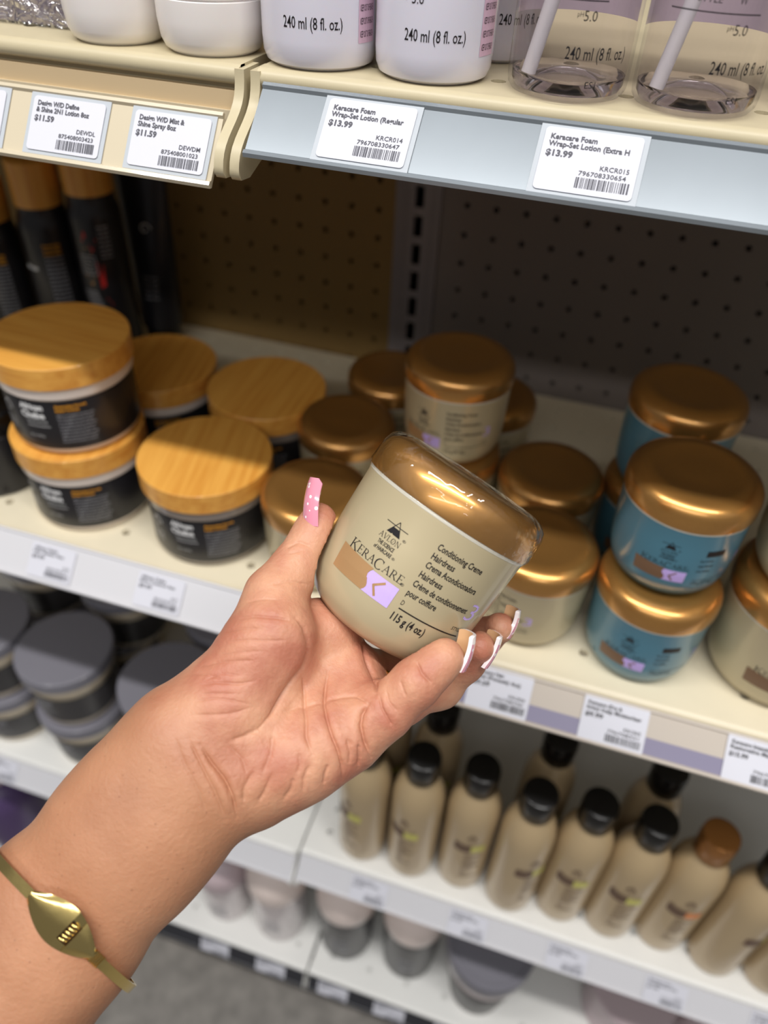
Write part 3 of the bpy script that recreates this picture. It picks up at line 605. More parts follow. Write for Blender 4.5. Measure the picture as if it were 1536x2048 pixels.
# tall dark bottles at the back left
def tall(label, kind):
    t = thing('tall_dark_bottle', label, 'bottle')
    b = MB(); b.lathe([(0, 0), (.0205, 0), (.0222, .002), (.0225, .004), (.0225, .122), (.0222, .126), (.0205, .131), (.0195, .133), (.0195, .139), (0, .139)], 48, cap=False); b.build('bottle_body', M_blacklab, t, ang=35)
    b = MB(); b.lathe([(.0, .1392), (.0202, .1392), (.0202, .172), (.0190, .1735), (.0, .174)], 48, cap=False); b.build('cap', M_woodv, t, ang=35)
    b = MB(); b.recalc = False; f = wrap(22.5, .1)
    if kind == 0:
        for k in range(3): put_text(b, 'Growth Oil Mist', 9, 110 - 3.4 * k, 2.2, 15, f, 1, 'L', .04)
        for k in range(22): put_text(b, 'apply to damp hair and scalp', 9, 100 - 3.6 * k, 1.6, 15.5, f, 2, 'L', .03)
        put_text(b, 'African', -14, 90, 4, 14, f, 0, 'L', .03)
    else:
        zc = 88
        b.add([f(-2, zc + 28), f(8, zc + 22), f(3, zc + 12), f(-5, zc + 20)], [(0, 1, 2, 3)], 3)
        b.add([f(-9, zc + 10), f(-3, zc + 16), f(2, zc + 10)], [(0, 1, 2)], 1); b.add([f(-8, zc - 6), f(-3, zc - 14), f(2, zc - 6)], [(0, 1, 2)], 1)
        for r_ in (7, 4.5, 2): put_strokes(b, [(-r_, -r_, r_, -r_, .7), (r_, -r_, r_, r_, .7), (r_, r_, -r_, r_, .7), (-r_, r_, -r_, -r_, .7)], -3, zc + 2, 1, 1, f, 2)
        b.add([f(4, zc + 5), f(10, zc + 2), f(9, zc - 14), f(5, zc - 16)], [(0, 1, 2, 3)], 3)
        b.add([f(-2, zc - 34), f(8, zc - 24), f(12, zc - 30), f(3, zc - 42)], [(0, 1, 2, 3)], 3)
        for k in range(9): put_text(b, 'nourish strengthen', -13 + k, zc - 20 - 2.6 * k, 1.5, 13, f, 2, 'L', .03)
        for k in range(8): put_text(b, 'castor and biotin', 10, zc + 30 - 3.2 * k, 1.5, 10, f, 2, 'L', .03)
    b.build('label_print', [M_white_print, M_gold_print, M_grey_print, M_red_print], t, smooth=False)
    return t
T0 = tall('', 0); T1 = tall('', 1); TG = 'tall dark bottles with wooden caps at the back left'
for (p, x, y, rz, lab) in ((T0, -.403, -.112, -5, 'tall dark bottle with wooden cap, cut by the left photo edge'), (T0, -.354, -.100, 0, 'tall dark bottle with golden heading, second from the left edge'),
                           (T1, -.310, -.088, 10, 'tall dark bottle with red and orange tribal pattern'),):
    o = place(p, (x, y, ZM), math.radians(rz), lab, TG); o.scale = (1, 1, {-.403: .96, -.354: 1.08, -.310: 1.17}[x])
t = thing('black_tube', 'black squeeze tube with white swirl beside the patterned bottle', 'tube', (-.288, -.043, ZM), .2)
b = MB(); b.lathe([(0, 0), (.016, 0), (.017, .002), (.017, .022), (.0, .022)], 40, cap=False); b.build('cap', M_blackcap, t, ang=35)
b = MB(); prof = [(.0168, .0225), (.0200, .024), (.0205, .03), (.0205, .10), (.0200, .165)]
b.lathe(prof, 40, cap=False); b.v = [(x * (1 + (z - .03) * 1.2), y * (1 - max(0, z - .03) * 6.5), z) for x, y, z in b.v]; b.build('tube_body', M_blacklab, t, ang=50)
b = MB(); b.recalc = False
fnn = lambda x, z: (x / 1000, -(20.6 * (1 - max(0, z / 1000 - .03) * 6.5)) / 1000 * math.cos(x / 24) - .0003, z / 1000)
for a in range(0, 330, 12): r_ = 5.5 - a / 90; put_strokes(b, [(math.cos(math.radians(a)) * r_, math.sin(math.radians(a)) * r_, math.cos(math.radians(a + 14)) * r_, math.sin(math.radians(a + 14)) * r_, .9)], 0, 120, 1, 1, fnn, 0)
b.build('swirl_mark', M_white_print, t, smooth=False); b = MB(); b.recalc = False
for k in range(5): put_text(b, 'Chebe Cream', -7, 75 - 5 * k, 1.8, 14, fnn, 1, 'L', .02)
b.build('label_print', [M_white_print, M_grey_print], t, smooth=False)
t = thing('dark_round_jar', 'dark jar at the left photo edge beside the stacked pair', 'jar', (-.306, -.276, ZM))
b = MB(); b.lathe([(0, 0), (.034, 0), (.037, .002), (.038, .006), (.038, .052), (.036, .054), (0, .054)], 56, cap=False); b.build('jar_body', M_blacklab, t, ang=35)
b = MB(); b.lathe([(0, .0542), (.0385, .0542), (.039, .056), (.039, .070), (.037, .072), (0, .072)], 56, cap=False); b.build('lid', M_blackcap, t, ang=35)

# ---------------------------------------------------------------- top shelf bottles
TT = 'bottles on the top shelf'
def topbottle(name, label, m, R, kind, x, y, rz=0):
    t = thing(name, label, 'bottle', (x, y, ZT), rz, None)
    Rm_ = R * 1000
    if kind == 'white':
        b = MB(); b.lathe([(0, .0012), (R - .006, .001), (R - .004, 0), (R - .0015, .0018), (R, .005), (R + .0008, .012), (R + .0008, .0195), (R + .0003, .0200), (R + .0008, .0206), (R + .0008, .11), (R - .004, .122), (.012, .134), (.012, .145), (0, .145)], 72, cap=False); b.build('bottle_body', m, t, ang=30)
        b = MB(); b.lathe([(0, .1452), (.014, .1452), (.014, .168), (.012, .170), (0, .170)], 40, cap=False); b.build('cap', m, t)
    elif kind == 'foam':
        b = MB(); b.lathe([(0, .0012), (R - .006, .001), (R - .004, 0), (R - .0012, .0016), (R, .0045), (R + .0004, .01), (R + .0004, .118), (R - .004, .13), (.015, .136), (.015, .146), (0, .146)], 72, cap=False); b.build('bottle_body', m, t, ang=30)
        b = MB(); b.lathe([(0, .1462), (.017, .1462), (.017, .172), (.013, .178), (0, .178)], 40, cap=False); b.build('pump_cap', M_clear, t)
        b = MB(); b.recalc = False; f = wrap(Rm_ + .4, .1)
        put_text(b, '240 ml (8 fl. oz.)', -7.5, 15.0, 4.0, 24, f, 0, 'L', .005); put_text(b, 'pH', -7.5, 28.0, 1.5, 2.0, f, 0); put_text(b, '5.0', -5.2, 26.8, 3.2, 4.6, f, 0)
        rect(b, -22, 3, 32.6, 33.0, f, 0); put_text(b, 'STYLE', -14, 35.5, 2.2, 8, f, 0, 'L', 0, .15); put_text(b, 'W', 2, 35.5, 2.2, 2.6, f, 0)
        rect(b, 24.0, 34, 10, 60, f, 1)
        for k in range(10): put_text(b, 'KEEP OUT OF REACH', 25, 12 + 4.4 * k, 2.2, 8, wrap(Rm_ + .4, .2), 0)
        b.build('printed_label', [M_ink, mat('pale_pink_panel', rgb(214, 180, 200), .4)], t, smooth=False)
    else:
        b = MB(); o_ = [(0, .0036), (.008, .0034), (.014, .0012), (R - .005, .0), (R - .002, .0008), (R - .0004, .003), (R, .006), (R, .118), (R - .004, .13), (.015, .136), (.015, .146)]
        i_ = [(.0138, .146), (.0138, .1372), (R - .0052, .1312), (R - .0012, .1175), (R - .0012, .0066), (R - .0022, .0040), (R - .0055, .0018), (.014, .0030), (.008, .0052), (0, .0054)]
        b.lathe(o_, 72, cap=False); b.build('bottle_body', M_thin, t, ang=40)
        b = MB(); b.lathe([(0, .0056), (.008, .0054), (.014, .0032), (R - .0056, .0021), (R - .0024, .0043), (R - .0014, .0068), (R - .0014, .112), (0, .112)], 72, cap=False); b.build('liquid', M_thinliq, t, ang=40)
        b = MB(); b.lathe([(0, .0052), (.006, .0050), (.012, .0026), (R - .006, .0015), (R - .003, .0022), (R - .0016, .0045), (R - .0016, .0075), (R - .004, .0062), (.013, .0058), (.006, .0078), (0, .0080)], 60, cap=False); b.build('thick_base', M_clear, t, ang=40)
        b = MB(); b.tube([(-R + .008, -.004, .0060), (-.004, .0, .060), (.001, .0, .120), (0, 0, .148)], .0028, 16); b.build('dip_tube', M_tubep, t)
        b = MB(); b.lathe([(0, .1462), (.017, .1462), (.017, .172), (.013, .178), (0, .178)], 40, cap=False); b.build('pump_cap', M_whitebot, t)
        b = MB(); b.recalc = False; fb = lambda x_, z_: tuple(Vector(wrap(Rm_, -.9)(x_, z_)) * 1)
        g = wrap(Rm_, .15)
        gb = lambda x_, z_: (-g(x_, z_)[0], -g(x_, z_)[1], z_ / 1000)
        grid_patch(b, lambda s_, t_: (-30 + 60 * s_, 24 + 80 * t_), 30, 1, gb, 1); b.build('back_label', [M_ink, M_dusk], t, smooth=False)
        b = MB(); b.recalc = False; f = g
        put_text(b, '240 ml (8 fl. oz.)', -3, 15.0, 4.0, 24, f, 0, 'L', .005); put_text(b, 'pH', -1, 28.0, 1.5, 2.0, f, 0); put_text(b, '5.0', 1.3, 26.8, 3.2, 4.6, f, 0)
        rect(b, -22, 9, 32.6, 33.0, f, 0); put_text(b, 'STYLE', -13, 35.5, 2.2, 8, f, 0, 'L', 0, .15); put_text(b, 'W', 0.5, 35.5, 2.6, 2.6, f, 0)
        put_text(b, 'maintien renforc\u00e9', 3, 39, 1.6, 13, f, 0); put_text(b, 'Formule pour', 3, 43, 1.6, 11, f, 0); put_text(b, '3', -16, 41, 9, 7, f, 1, 'L', 0)
        put_text(b, 'ES1', 6, 6.0, 2.2, 4, f, 0)
        b.build('printed_label', [M_ink, M_lilac], t, smooth=False)
    return t
topbottle('white_bottle', 'white bottle on the left top shelf next to the wrapped pack', M_whitebot, .0212, 'white', -.1076, -.3105, 0)['group'] = TT
topbottle('white_bottle', 'white bottle on the left top shelf beside the seam', M_whitebot, .0220, 'white', -.0619, -.3095, 0)['group'] = TT
topbottle('foam_bottle', 'milky lavender bottle straddling the shelf seam', M_lavbot, .0233, 'foam', -.0132, -.3090, .05)['group'] = TT
topbottle('foam_bottle', 'milky lavender bottle beside the clear bottles', M_lavbot, .0233, 'foam', .0356, -.3085, .05)['group'] = TT
topbottle('foam_bottle', 'milky lavender bottle set back behind the clear bottle', M_lavbot, .0226, 'foam', .0490, -.2560, .6)['group'] = TT
topbottle('clear_bottle', 'clear bottle with dip tube, left of the two clear ones', None, .0232, 'clear', .0901, -.3105, .12)['group'] = TT
topbottle('clear_bottle', 'clear bottle with dip tube, right of the two clear ones', None, .0232, 'clear', .1380, -.3100, .2)['group'] = TT
topbottle('clear_bottle', 'clear bottle only just in view at the right edge', None, .0232, 'clear', .1925, -.2950, .2)['group'] = TT
topbottle('foam_bottle', 'shadowed lavender bottle behind the two lavender ones', M_lavbot, .0226, 'foam', -.0010, -.2500, .6)['group'] = TT
# wrapped pack
t = thing('wrapped_pack', 'grey pack in crinkled clear plastic at the top left corner', 'pack', (-.158, -.285, ZT))
b = MB(); b.box(-.022, .024, -.022, .022, .001, .11); o = b.build('pack', mat('mauve_grey_pack', rgb(140, 128, 140), .4, noise=.3, nscale=80), t, smooth=False)
b = MB(); rnd = random.Random(2); nn = 26
vs = []; 
for j in range(nn):
    for i in range(4 * nn):
        s_ = i / (4 * nn) * 2 * PI; r_ = 1 / max(abs(math.cos(s_)), abs(math.sin(s_))); k = 1 + rnd.uniform(-.0, .07)
        vs.append((.0245 * r_ * math.cos(s_) * k + .001, .0232 * r_ * math.sin(s_) * k, .0005 + j / nn * .114))
b.add(vs, [(j * 4 * nn + i, j * 4 * nn + (i + 1) % (4 * nn), (j + 1) * 4 * nn + (i + 1) % (4 * nn), (j + 1) * 4 * nn + i) for j in range(nn - 1) for i in range(4 * nn)])
M_wrap = film('crinkled_clear_wrap', 110, .008, .25, 1.0); b.build('plastic_wrap', M_wrap, t, ang=60)

# ---------------------------------------------------------------- champagne bottles on the lower shelf
def lotion(capm, square, lab='', bronze=False):
    t = thing('lotion_bottle', lab, 'bottle')
    b = MB(); b.lathe([(0, .001), (.017, .001), (.0190, 0), (.0212, .0012), (.0228, .005), (.0236, .012), (.0240, .03), (.0240, .115), (.0236, .126), (.0222, .136), (.0195, .145), (.0160, .152), (.0135, .156), (.0128, .1585), (.0128, .162), (0, .162)], 64, cap=False); b.build('bottle_body', M_lotion, t, ang=40)
    b = MB(); b.lathe([(0, .1600), (.0146, .1600), (.0150, .1605), (.0150, .1840), (.0143, .1865), (.0125, .1875), (.0, .1870)], 48, cap=False)
    b.lathe([(.0151, .1785), (.0153, .1788), (.0151, .1791)], 48, cap=False); b.build('flip_cap', capm, t, ang=40)
    b = MB(); b.recalc = False; f_ = wrap(24.0, .12); f = lambda x_, z_: f_(x_, z_ + 9); g = f
    b.add([f(-3, 98), f(3, 98), f(1.6, 101), f(-1.6, 101)], [(0, 1, 2, 3)], 0); put_strokes(b, [(-4, 0, 0, 7, 1), (4, 0, 0, 7, 1)], 0, 98, 1, 1, f, 0)
    put_text(b, 'AVLON', 0, 94.5, 2.6, 10, f, 0, 'C', .02); put_text(b, 'THE SCIENCE', 0, 91.8, 1.4, 7, f, 0, 'C', .02)
    serif(b, 'KERACARE', -13, 85, 3.2, 26, f, 0, big=(0, 4))
    grid_patch(b, lambda s_, t_: (-15 + 16 * s_, 73 + 13 * t_ - 1.5 * math.sin(s_ * 3)), 8, 3, f, 1); grid_patch(b, lambda s_, t_: (1 + 13 * s_, 73 + 11 * t_), 5, 3, f, 2)
    for k in range(9): put_text(b, ('Hydrating Detangling', 'Shampoo', 'Champu Hidratante', 'Desenredante', 'Shampooing hydratant', 'et demelant', 'W', 'pH 5.0', '240 ml (8 fl. oz.)')[k], -4, 66 - 5.2 * k, 2.6, (16, 8, 15, 10, 16, 9, 2, 5, 14)[k], f, 3, 'L', .05)
    b.build('printed_label', [M_brownpr, M_brownpr, square, M_brownpr], t, smooth=False)
    return t
LG = 'champagne lotion bottles on the lower shelf'
Lp = lotion(M_blackcap, M_yellow); Lb = lotion(mat('bronze_cap', rgb(172, 116, 60), .3, .6, coat=.3), M_orange)
fr = [(.0227, -.3040, -25), (.0729, -.3040, -15), (.1230, -.2985, 12), (.1726, -.3052, 30), (.2208, -.2985, -2), (.2677, -.2983, -5)]
nm = ['first', 'second', 'third', 'fourth', 'fifth', 'sixth']
for k, (x, y, rz) in enumerate(fr): place(Lp, (x, y, ZLR), math.radians(rz), nm[k] + ' black-capped bottle from the left in the front row', LG)
place(Lb, (.3150, -.2945, ZLR), 0, 'bronze-capped champagne bottle near the right edge', LG)
place(Lp, (.3640, -.3007, ZLR), math.radians(35), 'black-capped champagne bottle right of the bronze-capped one', LG)
place(Lp, (.4130, -.3015, ZLR), 0, 'champagne bottle in the bottom right photo corner', LG)
place(Lp, (.0769, -.2497, ZLR), .3, 'black-capped bottle behind the second front bottle', LG)
place(Lp, (.1825, -.2482, ZLR), .3, 'black-capped bottle behind the fourth front bottle', LG)
place(Lp, (.2754, -.2475, ZLR), .3, 'black-capped bottle behind the sixth front bottle', LG)
place(Lp, (.0270, -.2500, ZLR), .3, 'black-capped bottle behind the first front bottle', LG)

# ---------------------------------------------------------------- grey-lidded tubs on the left lower shelf
def tub(lidm, bodym, labm, lab=''):
    t = thing('hair_masque_tub', lab, 'tub')
    b = MB(); b.lathe([(0, .001), (.034, 0), (.0365, .001), (.0385, .004), (.0420, .058), (.0428, .060), (.0450, .0605), (.0452, .0670), (0, .067)], 64, cap=False); b.build('tub_body', bodym, t, ang=35)
    b = MB(); b.lathe([(.0393, .0100), (.0424, .0500)], 64, cap=False); b.build('wrap_label', labm, t)
    b = MB(); b.lathe([(0, .0672), (.0462, .0672), (.0470, .068), (.0472, .0785), (.0468, .0806), (.0458, .0814), (.0, .0814)], 64, cap=False); b.build('lid', lidm, t, ang=35)
    b = MB(); b.recalc = False; f = wrap(lambda z: 38.6 + z * .077, .25)
    put_text(b, 'HYDRATION', -18, 44, 3.6, 24, f, 0, 'L', .03); put_text(b, 'INTENSIVE', -18, 38, 3.6, 22, f, 0, 'L', .03)
    for k in range(3): put_text(b, 'Hair Masque Treatment', -17, 32 - 4 * k, 1.8, 24, f, 0)
    for k in range(6): put_text(b, 'manuka honey and yogurt', 14, 46 - 4.5 * k, 1.8, 20, f, 1)
    b.build('label_print', [M_grey_print, M_greyink], t, smooth=False)
    return t
M_creamtub = mat('translucent_cream_tub', rgb(214, 200, 176), .3, coat=.3)
Gp = tub(M_greylid, M_creamtub, M_greybody); GG = 'grey-lidded tubs on the left lower shelf'
H1 = .0816
for (x, y, lv, rz, lab) in ((-.3005, -.282, 0, 0, 'lower tub of the grey-lidded pair left of the forearm'), (-.3005, -.284, 1, 0, 'upper tub of the grey-lidded pair left of the forearm'),
    (-.2000, -.274, 0, 0, 'lower grey-lidded tub just behind the wrist'), (-.1850, -.286, 1, 0, 'upper grey-lidded tub just behind the wrist'),
    (-.3980, -.283, 0, 20, 'lower tub of the pair at the left photo edge'), (-.3980, -.284, 1, 20, 'upper tub of the pair at the left photo edge'),
    (-.3250, -.180, 0, 0, 'shadowed lower tub behind the left grey pair'), (-.3000, -.178, 1, 0, 'cream-rimmed tub in shadow behind the left grey pair'),
    (-.1700, -.185, 0, 0, 'shadowed lower tub under the shelf near the wrist'), (-.1700, -.185, 1, 0, 'pale-rimmed tub tucked under the shelf near the wrist'),
    (-.4100, -.170, 0, 0, 'lower tub at the back left, in shadow'), (-.4100, -.170, 1, 0, 'upper tub at the back left, in shadow')):
    place(Gp, (x, y, ZLL + lv * H1), math.radians(rz), lab, GG)
place(Gp, (-.0935, -.262, ZLL), 0, 'dark tub just below the heel of the palm', GG)

# ---------------------------------------------------------------- bottom shelf
t = thing('purple_bottle', 'purple bottle on the bottom shelf at the left edge', 'bottle', (-.500, -.285, ZB))
b = MB(); b.lathe([(0, 0), (.036, 0), (.040, .003), (.041, .01), (.041, .10), (.036, .13), (.02, .145), (0, .147)], 56, cap=False); b.build('bottle_body', M_purple, t)
b = MB(); b.lathe([(0, .1475), (.018, .1475), (.018, .172), (0, .173)], 40, cap=False); b.build('cap', M_mauve, t)
def dome(bodym, capm, R, h1, h2, name, label, x, y, extra=None):
    t = thing(name, label, 'jar', (x, y, ZB)); n = 10
    b = MB(); b.lathe([(0, .001), (R * .76, 0), (R * .84, .003), (R * .88, .008), (R * .96, h1), (0, h1)], 56, cap=False); b.build('jar_body', bodym, t, ang=35)
    pr = [(R * .96, h1), (R, h1 + .004), (R, h1 + .02)] + [(R * math.cos(a * PI / 2 / n), h1 + .02 + (h2 - h1 - .02) * math.sin(a * PI / 2 / n)) for a in range(1, n + 1)]
    b = MB(); b.lathe(pr, 56, cap=False); b.build('domed_lid', capm, t, ang=60)
    b = MB(); b.recalc = False; f = wrap(lambda z: R * (.875 + .085 * z / (h1 * 1000)) * 1000, .5); 
    for k in range(3): put_text(b, ('oooo', 'Curl Custard', 'Gel')[k], -9, h1 * 1000 * .55 - 14 * k, 7, 22, f, 0, 'L', .03)
    b.build('label_print', [M_grey_print], t, smooth=False); return t
DG = 'dome-lidded jars on the bottom shelf'
dome(M_greybody, M_pinkwhite, .0385, .125, .185, 'dome_lid_jar', 'dark jar with white domed lid right of the seam', -.001, -.2750)['group'] = DG
dome(M_greybody, M_pinkwhite, .0385, .125, .185, 'dome_lid_jar', 'dark jar with white domed lid left of the large tub', .0850, -.2710)['group'] = DG
M_palebody = mat('pale_frosted_body', rgb(214, 204, 204), .25, coat=.3)
dome(M_palebody, M_pinkwhite, .0390, .125, .190, 'dome_lid_jar', 'all-white jar with rounded lid left of the seam', -.0925, -.2810)['group'] = DG
dome(M_palebody, M_mauve, .0355, .098, .150, 'dome_lid_jar', 'pale pink jar with swirl beside the forearm', -.170, -.2830)['group'] = DG
dome(M_purple, M_mauve, .036, .06, .11, 'dome_lid_jar', 'dark purple jar mostly hidden by the forearm', -.275, -.262)['group'] = DG
dome(M_greybody, M_pinkwhite, .0385, .125, .185, 'dome_lid_jar', 'dome-lidded jar in the second row behind the seam', -.045, -.175)['group'] = DG
# large clear tub with dark lid
t = thing('large_tub', 'large tapered tub with dark flat lid in clear plastic', 'tub', (.180, -.281, ZB))
b = MB(); b.lathe([(0, 0), (.030, 0), (.0325, .003), (.0345, .010), (.0470, .112), (.0500, .114), (.0500, .130), (0, .130)], 64, cap=False); b.build('tub_body', M_palebody, t, ang=35)
b = MB(); b.lathe([(.0345, .006), (.0460, .095)], 64, cap=False); b.v = [(x * 1.012, y * 1.012, z) for x, y, z in b.v]; b.build('wrap_label', M_greybody, t)
b = MB(); b.lathe([(0, .1302), (.0510, .1302), (.0522, .132), (.0525, .152), (.0510, .155), (.046, .155), (.0455, .1530), (0, .1530)], 64, cap=False); b.build('lid', M_greylid, t, ang=35)
t = thing('pink_tub', 'pale pink round tub at the bottom edge of the photo', 'tub', (.362, -.245, ZB), 0, 'pale pink tubs on the bottom shelf')
b = MB(); b.lathe([(0, 0), (.046, 0), (.049, .003), (.0505, .06), (0, .06)], 64, cap=False); b.build('tub_body', M_mauve, t, ang=35)
b = MB(); b.lathe([(0, .0602), (.0525, .0602), (.053, .062), (.053, .082), (.051, .0845), (0, .085)], 64, cap=False); b.build('lid', M_mauve, t, ang=35)
c = copy_tree(t); c.location = (.474, -.245, ZB); c['label'] = 'second pale pink tub right of the first, mostly cut off'

# ---------------------------------------------------------------- forearm and hand
def CL(u, v, d): return np.array([(u - 768) / FPX * d, -(v - 1024) / FPX * d, -d])
VOX = .0011
def sd_cone(P, a, b_, ra, rb):
    ba = b_ - a; l2 = ba @ ba; pa = P - a; h = np.clip((pa @ ba) / l2, 0, 1)
    return np.linalg.norm(pa - h[..., None] * ba, axis=-1) - (ra + (rb - ra) * h)
def smin(a, b_, k):
    h = np.maximum(k - np.abs(a - b_), 0) / k; return np.minimum(a, b_) - h * h * k * .25
FOREARM = [(-560, 2560, .262, 455), (-330, 2330, .267, 440), (-20, 1995, .271, 386), (114, 1843, .275, 338), (262, 1672, .277, 318), (330, 1594, .2785, 303), (392, 1522, .280, 290)]
cones = []   # (group, a, b, ra, rb)
ax = np.array([.700, .715])     # forearm axis in the picture plane (right, up)
pz = np.array([.715, -.700])
for i in range(len(FOREARM) - 1):
    for sgn in (-1, 1):
        e = []
        for (u, v, d, W) in (FOREARM[i], FOREARM[i + 1]):
            m_ = W * d / FPX; c = CL(u, v, d + .36 * m_ * .0); c = c.copy(); c[0] += pz[0] * sgn * .14 * m_; c[1] += pz[1] * sgn * .14 * m_; e.append((c, .36 * m_))
        cones.append(('arm', e[0][0], e[1][0], e[0][1], e[1][1]))
def ch(g, pts):
    for p, q_ in zip(pts, pts[1:]): cones.append((g, CL(*p[:3]), CL(*q_[:3]), p[3] / 1000, q_[3] / 1000))
ch('palm', [(372, 1480, .281, 20), (440, 1440, .284, 18)])
ch('thumb', [(385, 1470, .280, 18), (455, 1415, .282, 19.0), (548, 1268, .284, 15.5)])
ch('palm', [(408, 1548, .281, 18), (512, 1540, .282, 17.2), (610, 1500, .283, 15.5), (695, 1462, .284, 12.8)])
ch('palm', [(470, 1410, .290, 15), (650, 1262, .303, 11.5)])
ch('palm', [(480, 1450, .292, 16), (688, 1345, .302, 11.5)])
ch('palm', [(490, 1500, .291, 16), (705, 1405, .295, 11.5)])
ch('thumb', [(530, 1295, .285, 15.5), (551, 1193, .291, 10.9), (592, 1135, .297, 8.8), (626, 1072, .3015, 7.5), (638, 1040, .3025, 6.9)])
ch('index', [(650, 1262, .303, 11.5), (735, 1220, .337, 8.6), (850, 1175, .357, 8), (930, 1150, .362, 7)])
ch('middle', [(688, 1345, .302, 11.3), (790, 1346, .325, 9.1), (880, 1322, .345, 8.2), (965, 1275, .335, 7.4), (999, 1256, .325, 6.6)])
ch('ring', [(705, 1405, .295, 11.5), (800, 1402, .312, 9.4), (880, 1372, .325, 8.6), (930, 1322, .318, 7.6), (957, 1294, .308, 6.6)])
ch('pinky', [(698, 1468, .284, 12.0), (770, 1424, .282, 9.2), (832, 1366, .280, 8.3), (876, 1326, .281, 7.0), (892, 1313, .281, 6.2)])
GR = {'arm': 0, 'palm': 0, 'thumb': 1, 'index': 2, 'middle': 3, 'ring': 4, 'pinky': 5}
allp = np.array([c[1] for c in cones] + [c[2] for c in cones]); lo = allp.min(0) - .032; hi = allp.max(0) + .032
lo[0] = max(lo[0], -.285); lo[1] = max(lo[1], -.30)
dim = np.ceil((hi - lo) / VOX).astype(int)
def axisv(i, a, b_): return (lo[i] + VOX * np.arange(a, b_)).astype(np.float32)
fields = [np.full(dim, .02, np.float32) for _ in range(6)]
KK = [.012, .006, .006, .006, .006, .006]
for (g, a, b_, ra, rb) in cones:
    gi = GR[g]; m_ = max(ra, rb) + .016
    i0 = np.maximum(((np.minimum(a, b_) - m_ - lo) / VOX).astype(int), 0); i1 = np.minimum(((np.maximum(a, b_) + m_ - lo) / VOX).astype(int) + 1, dim)
    if (i1 <= i0).any(): continue
    X, Y, Z = np.meshgrid(axisv(0, i0[0], i1[0]), axisv(1, i0[1], i1[1]), axisv(2, i0[2], i1[2]), indexing='ij')
    d = sd_cone(np.stack([X, Y, Z], -1), a.astype(np.float32), b_.astype(np.float32), ra, rb).astype(np.float32)
    sl_ = tuple(slice(p, q_) for p, q_ in zip(i0, i1)); fields[gi][sl_] = smin(fields[gi][sl_], d, KK[gi])
F = fields[0]
fing = fields[2]
for k in (3, 4, 5): fing = smin(fing, fields[k], .0008)
F = smin(F, fields[1], .0065); F = smin(F, fing, .0075)
del fields
# the skin gives way where it touches the jar
bc = np.array(R3.transposed() @ (base - CAM)); ac = np.array(a_c)
X, Y, Z = np.meshgrid(axisv(0, 0, dim[0]), axisv(1, 0, dim[1]), axisv(2, 0, dim[2]), indexing='ij')
hh_ = (X - bc[0]) * ac[0] + (Y - bc[1]) * ac[1] + (Z - bc[2]) * ac[2]
r2 = (X - bc[0]) ** 2 + (Y - bc[1]) ** 2 + (Z - bc[2]) ** 2 - hh_ ** 2; rr_ = np.sqrt(np.maximum(r2, 0)); del X, Y, Z, r2
qx = rr_ - (.0362 - .013); qy = -(hh_ - .013)
jd = np.where(qx > 0, np.where(qy > 0, np.sqrt(np.maximum(qx, 0) ** 2 + np.maximum(qy, 0) ** 2) - .013, qx - .013), np.maximum(qx, qy) - .013)
jd = np.maximum(jd, hh_ - .080)
F = np.maximum(F, -(jd - .0003)); del qx, qy, jd, rr_, hh_
import openvdb as vdb
g = vdb.FloatGrid(.02); g.copyFromArray(np.ascontiguousarray(np.clip(F, -.02, .02)))
res = g.convertToQuads(isovalue=0.0) if False else g.convertToPolygons(isovalue=0.0, adaptivity=0.0)
pts = res[0] * VOX + lo; quads = res[-1] if len(res) == 2 else res[2]
quads = np.array(quads); 
# keep only the biggest piece by walking through edges is unneeded: the union is one solid
def grad_smooth(p, qd, n=3):
    nv = len(p); e = np.concatenate([qd[:, [0, 1]], qd[:, [1, 2]], qd[:, [2, 3]], qd[:, [3, 0]]]); e = np.concatenate([e, e[:, ::-1]])
    cnt = np.bincount(e[:, 0], minlength=nv)[:, None]
    for _ in range(n):
        for lam in (.5, -.52):
            s = np.stack([np.bincount(e[:, 0], weights=p[e[:, 1], k], minlength=nv) for k in range(3)], 1) / np.maximum(cnt, 1); p = p + lam * (s - p)
    return p
pts = grad_smooth(pts, quads, 6)
def vnorm(p, qd):
    nrm = np.cross(p[qd[:, 2]] - p[qd[:, 0]], p[qd[:, 3]] - p[qd[:, 1]]); vn = np.zeros_like(p)
    for k in range(4): 
        for c in range(3): vn[:, c] += np.bincount(qd[:, k], weights=nrm[:, c], minlength=len(p))
    return vn / np.maximum(np.linalg.norm(vn, axis=1, keepdims=True), 1e-12)
vn = vnorm(pts, quads)
ctr = CL(390, 1525, .280); k_ = np.argmax(pts[:, 2])
if vn[k_, 2] < 0: quads = quads[:, ::-1]; vn = -vn
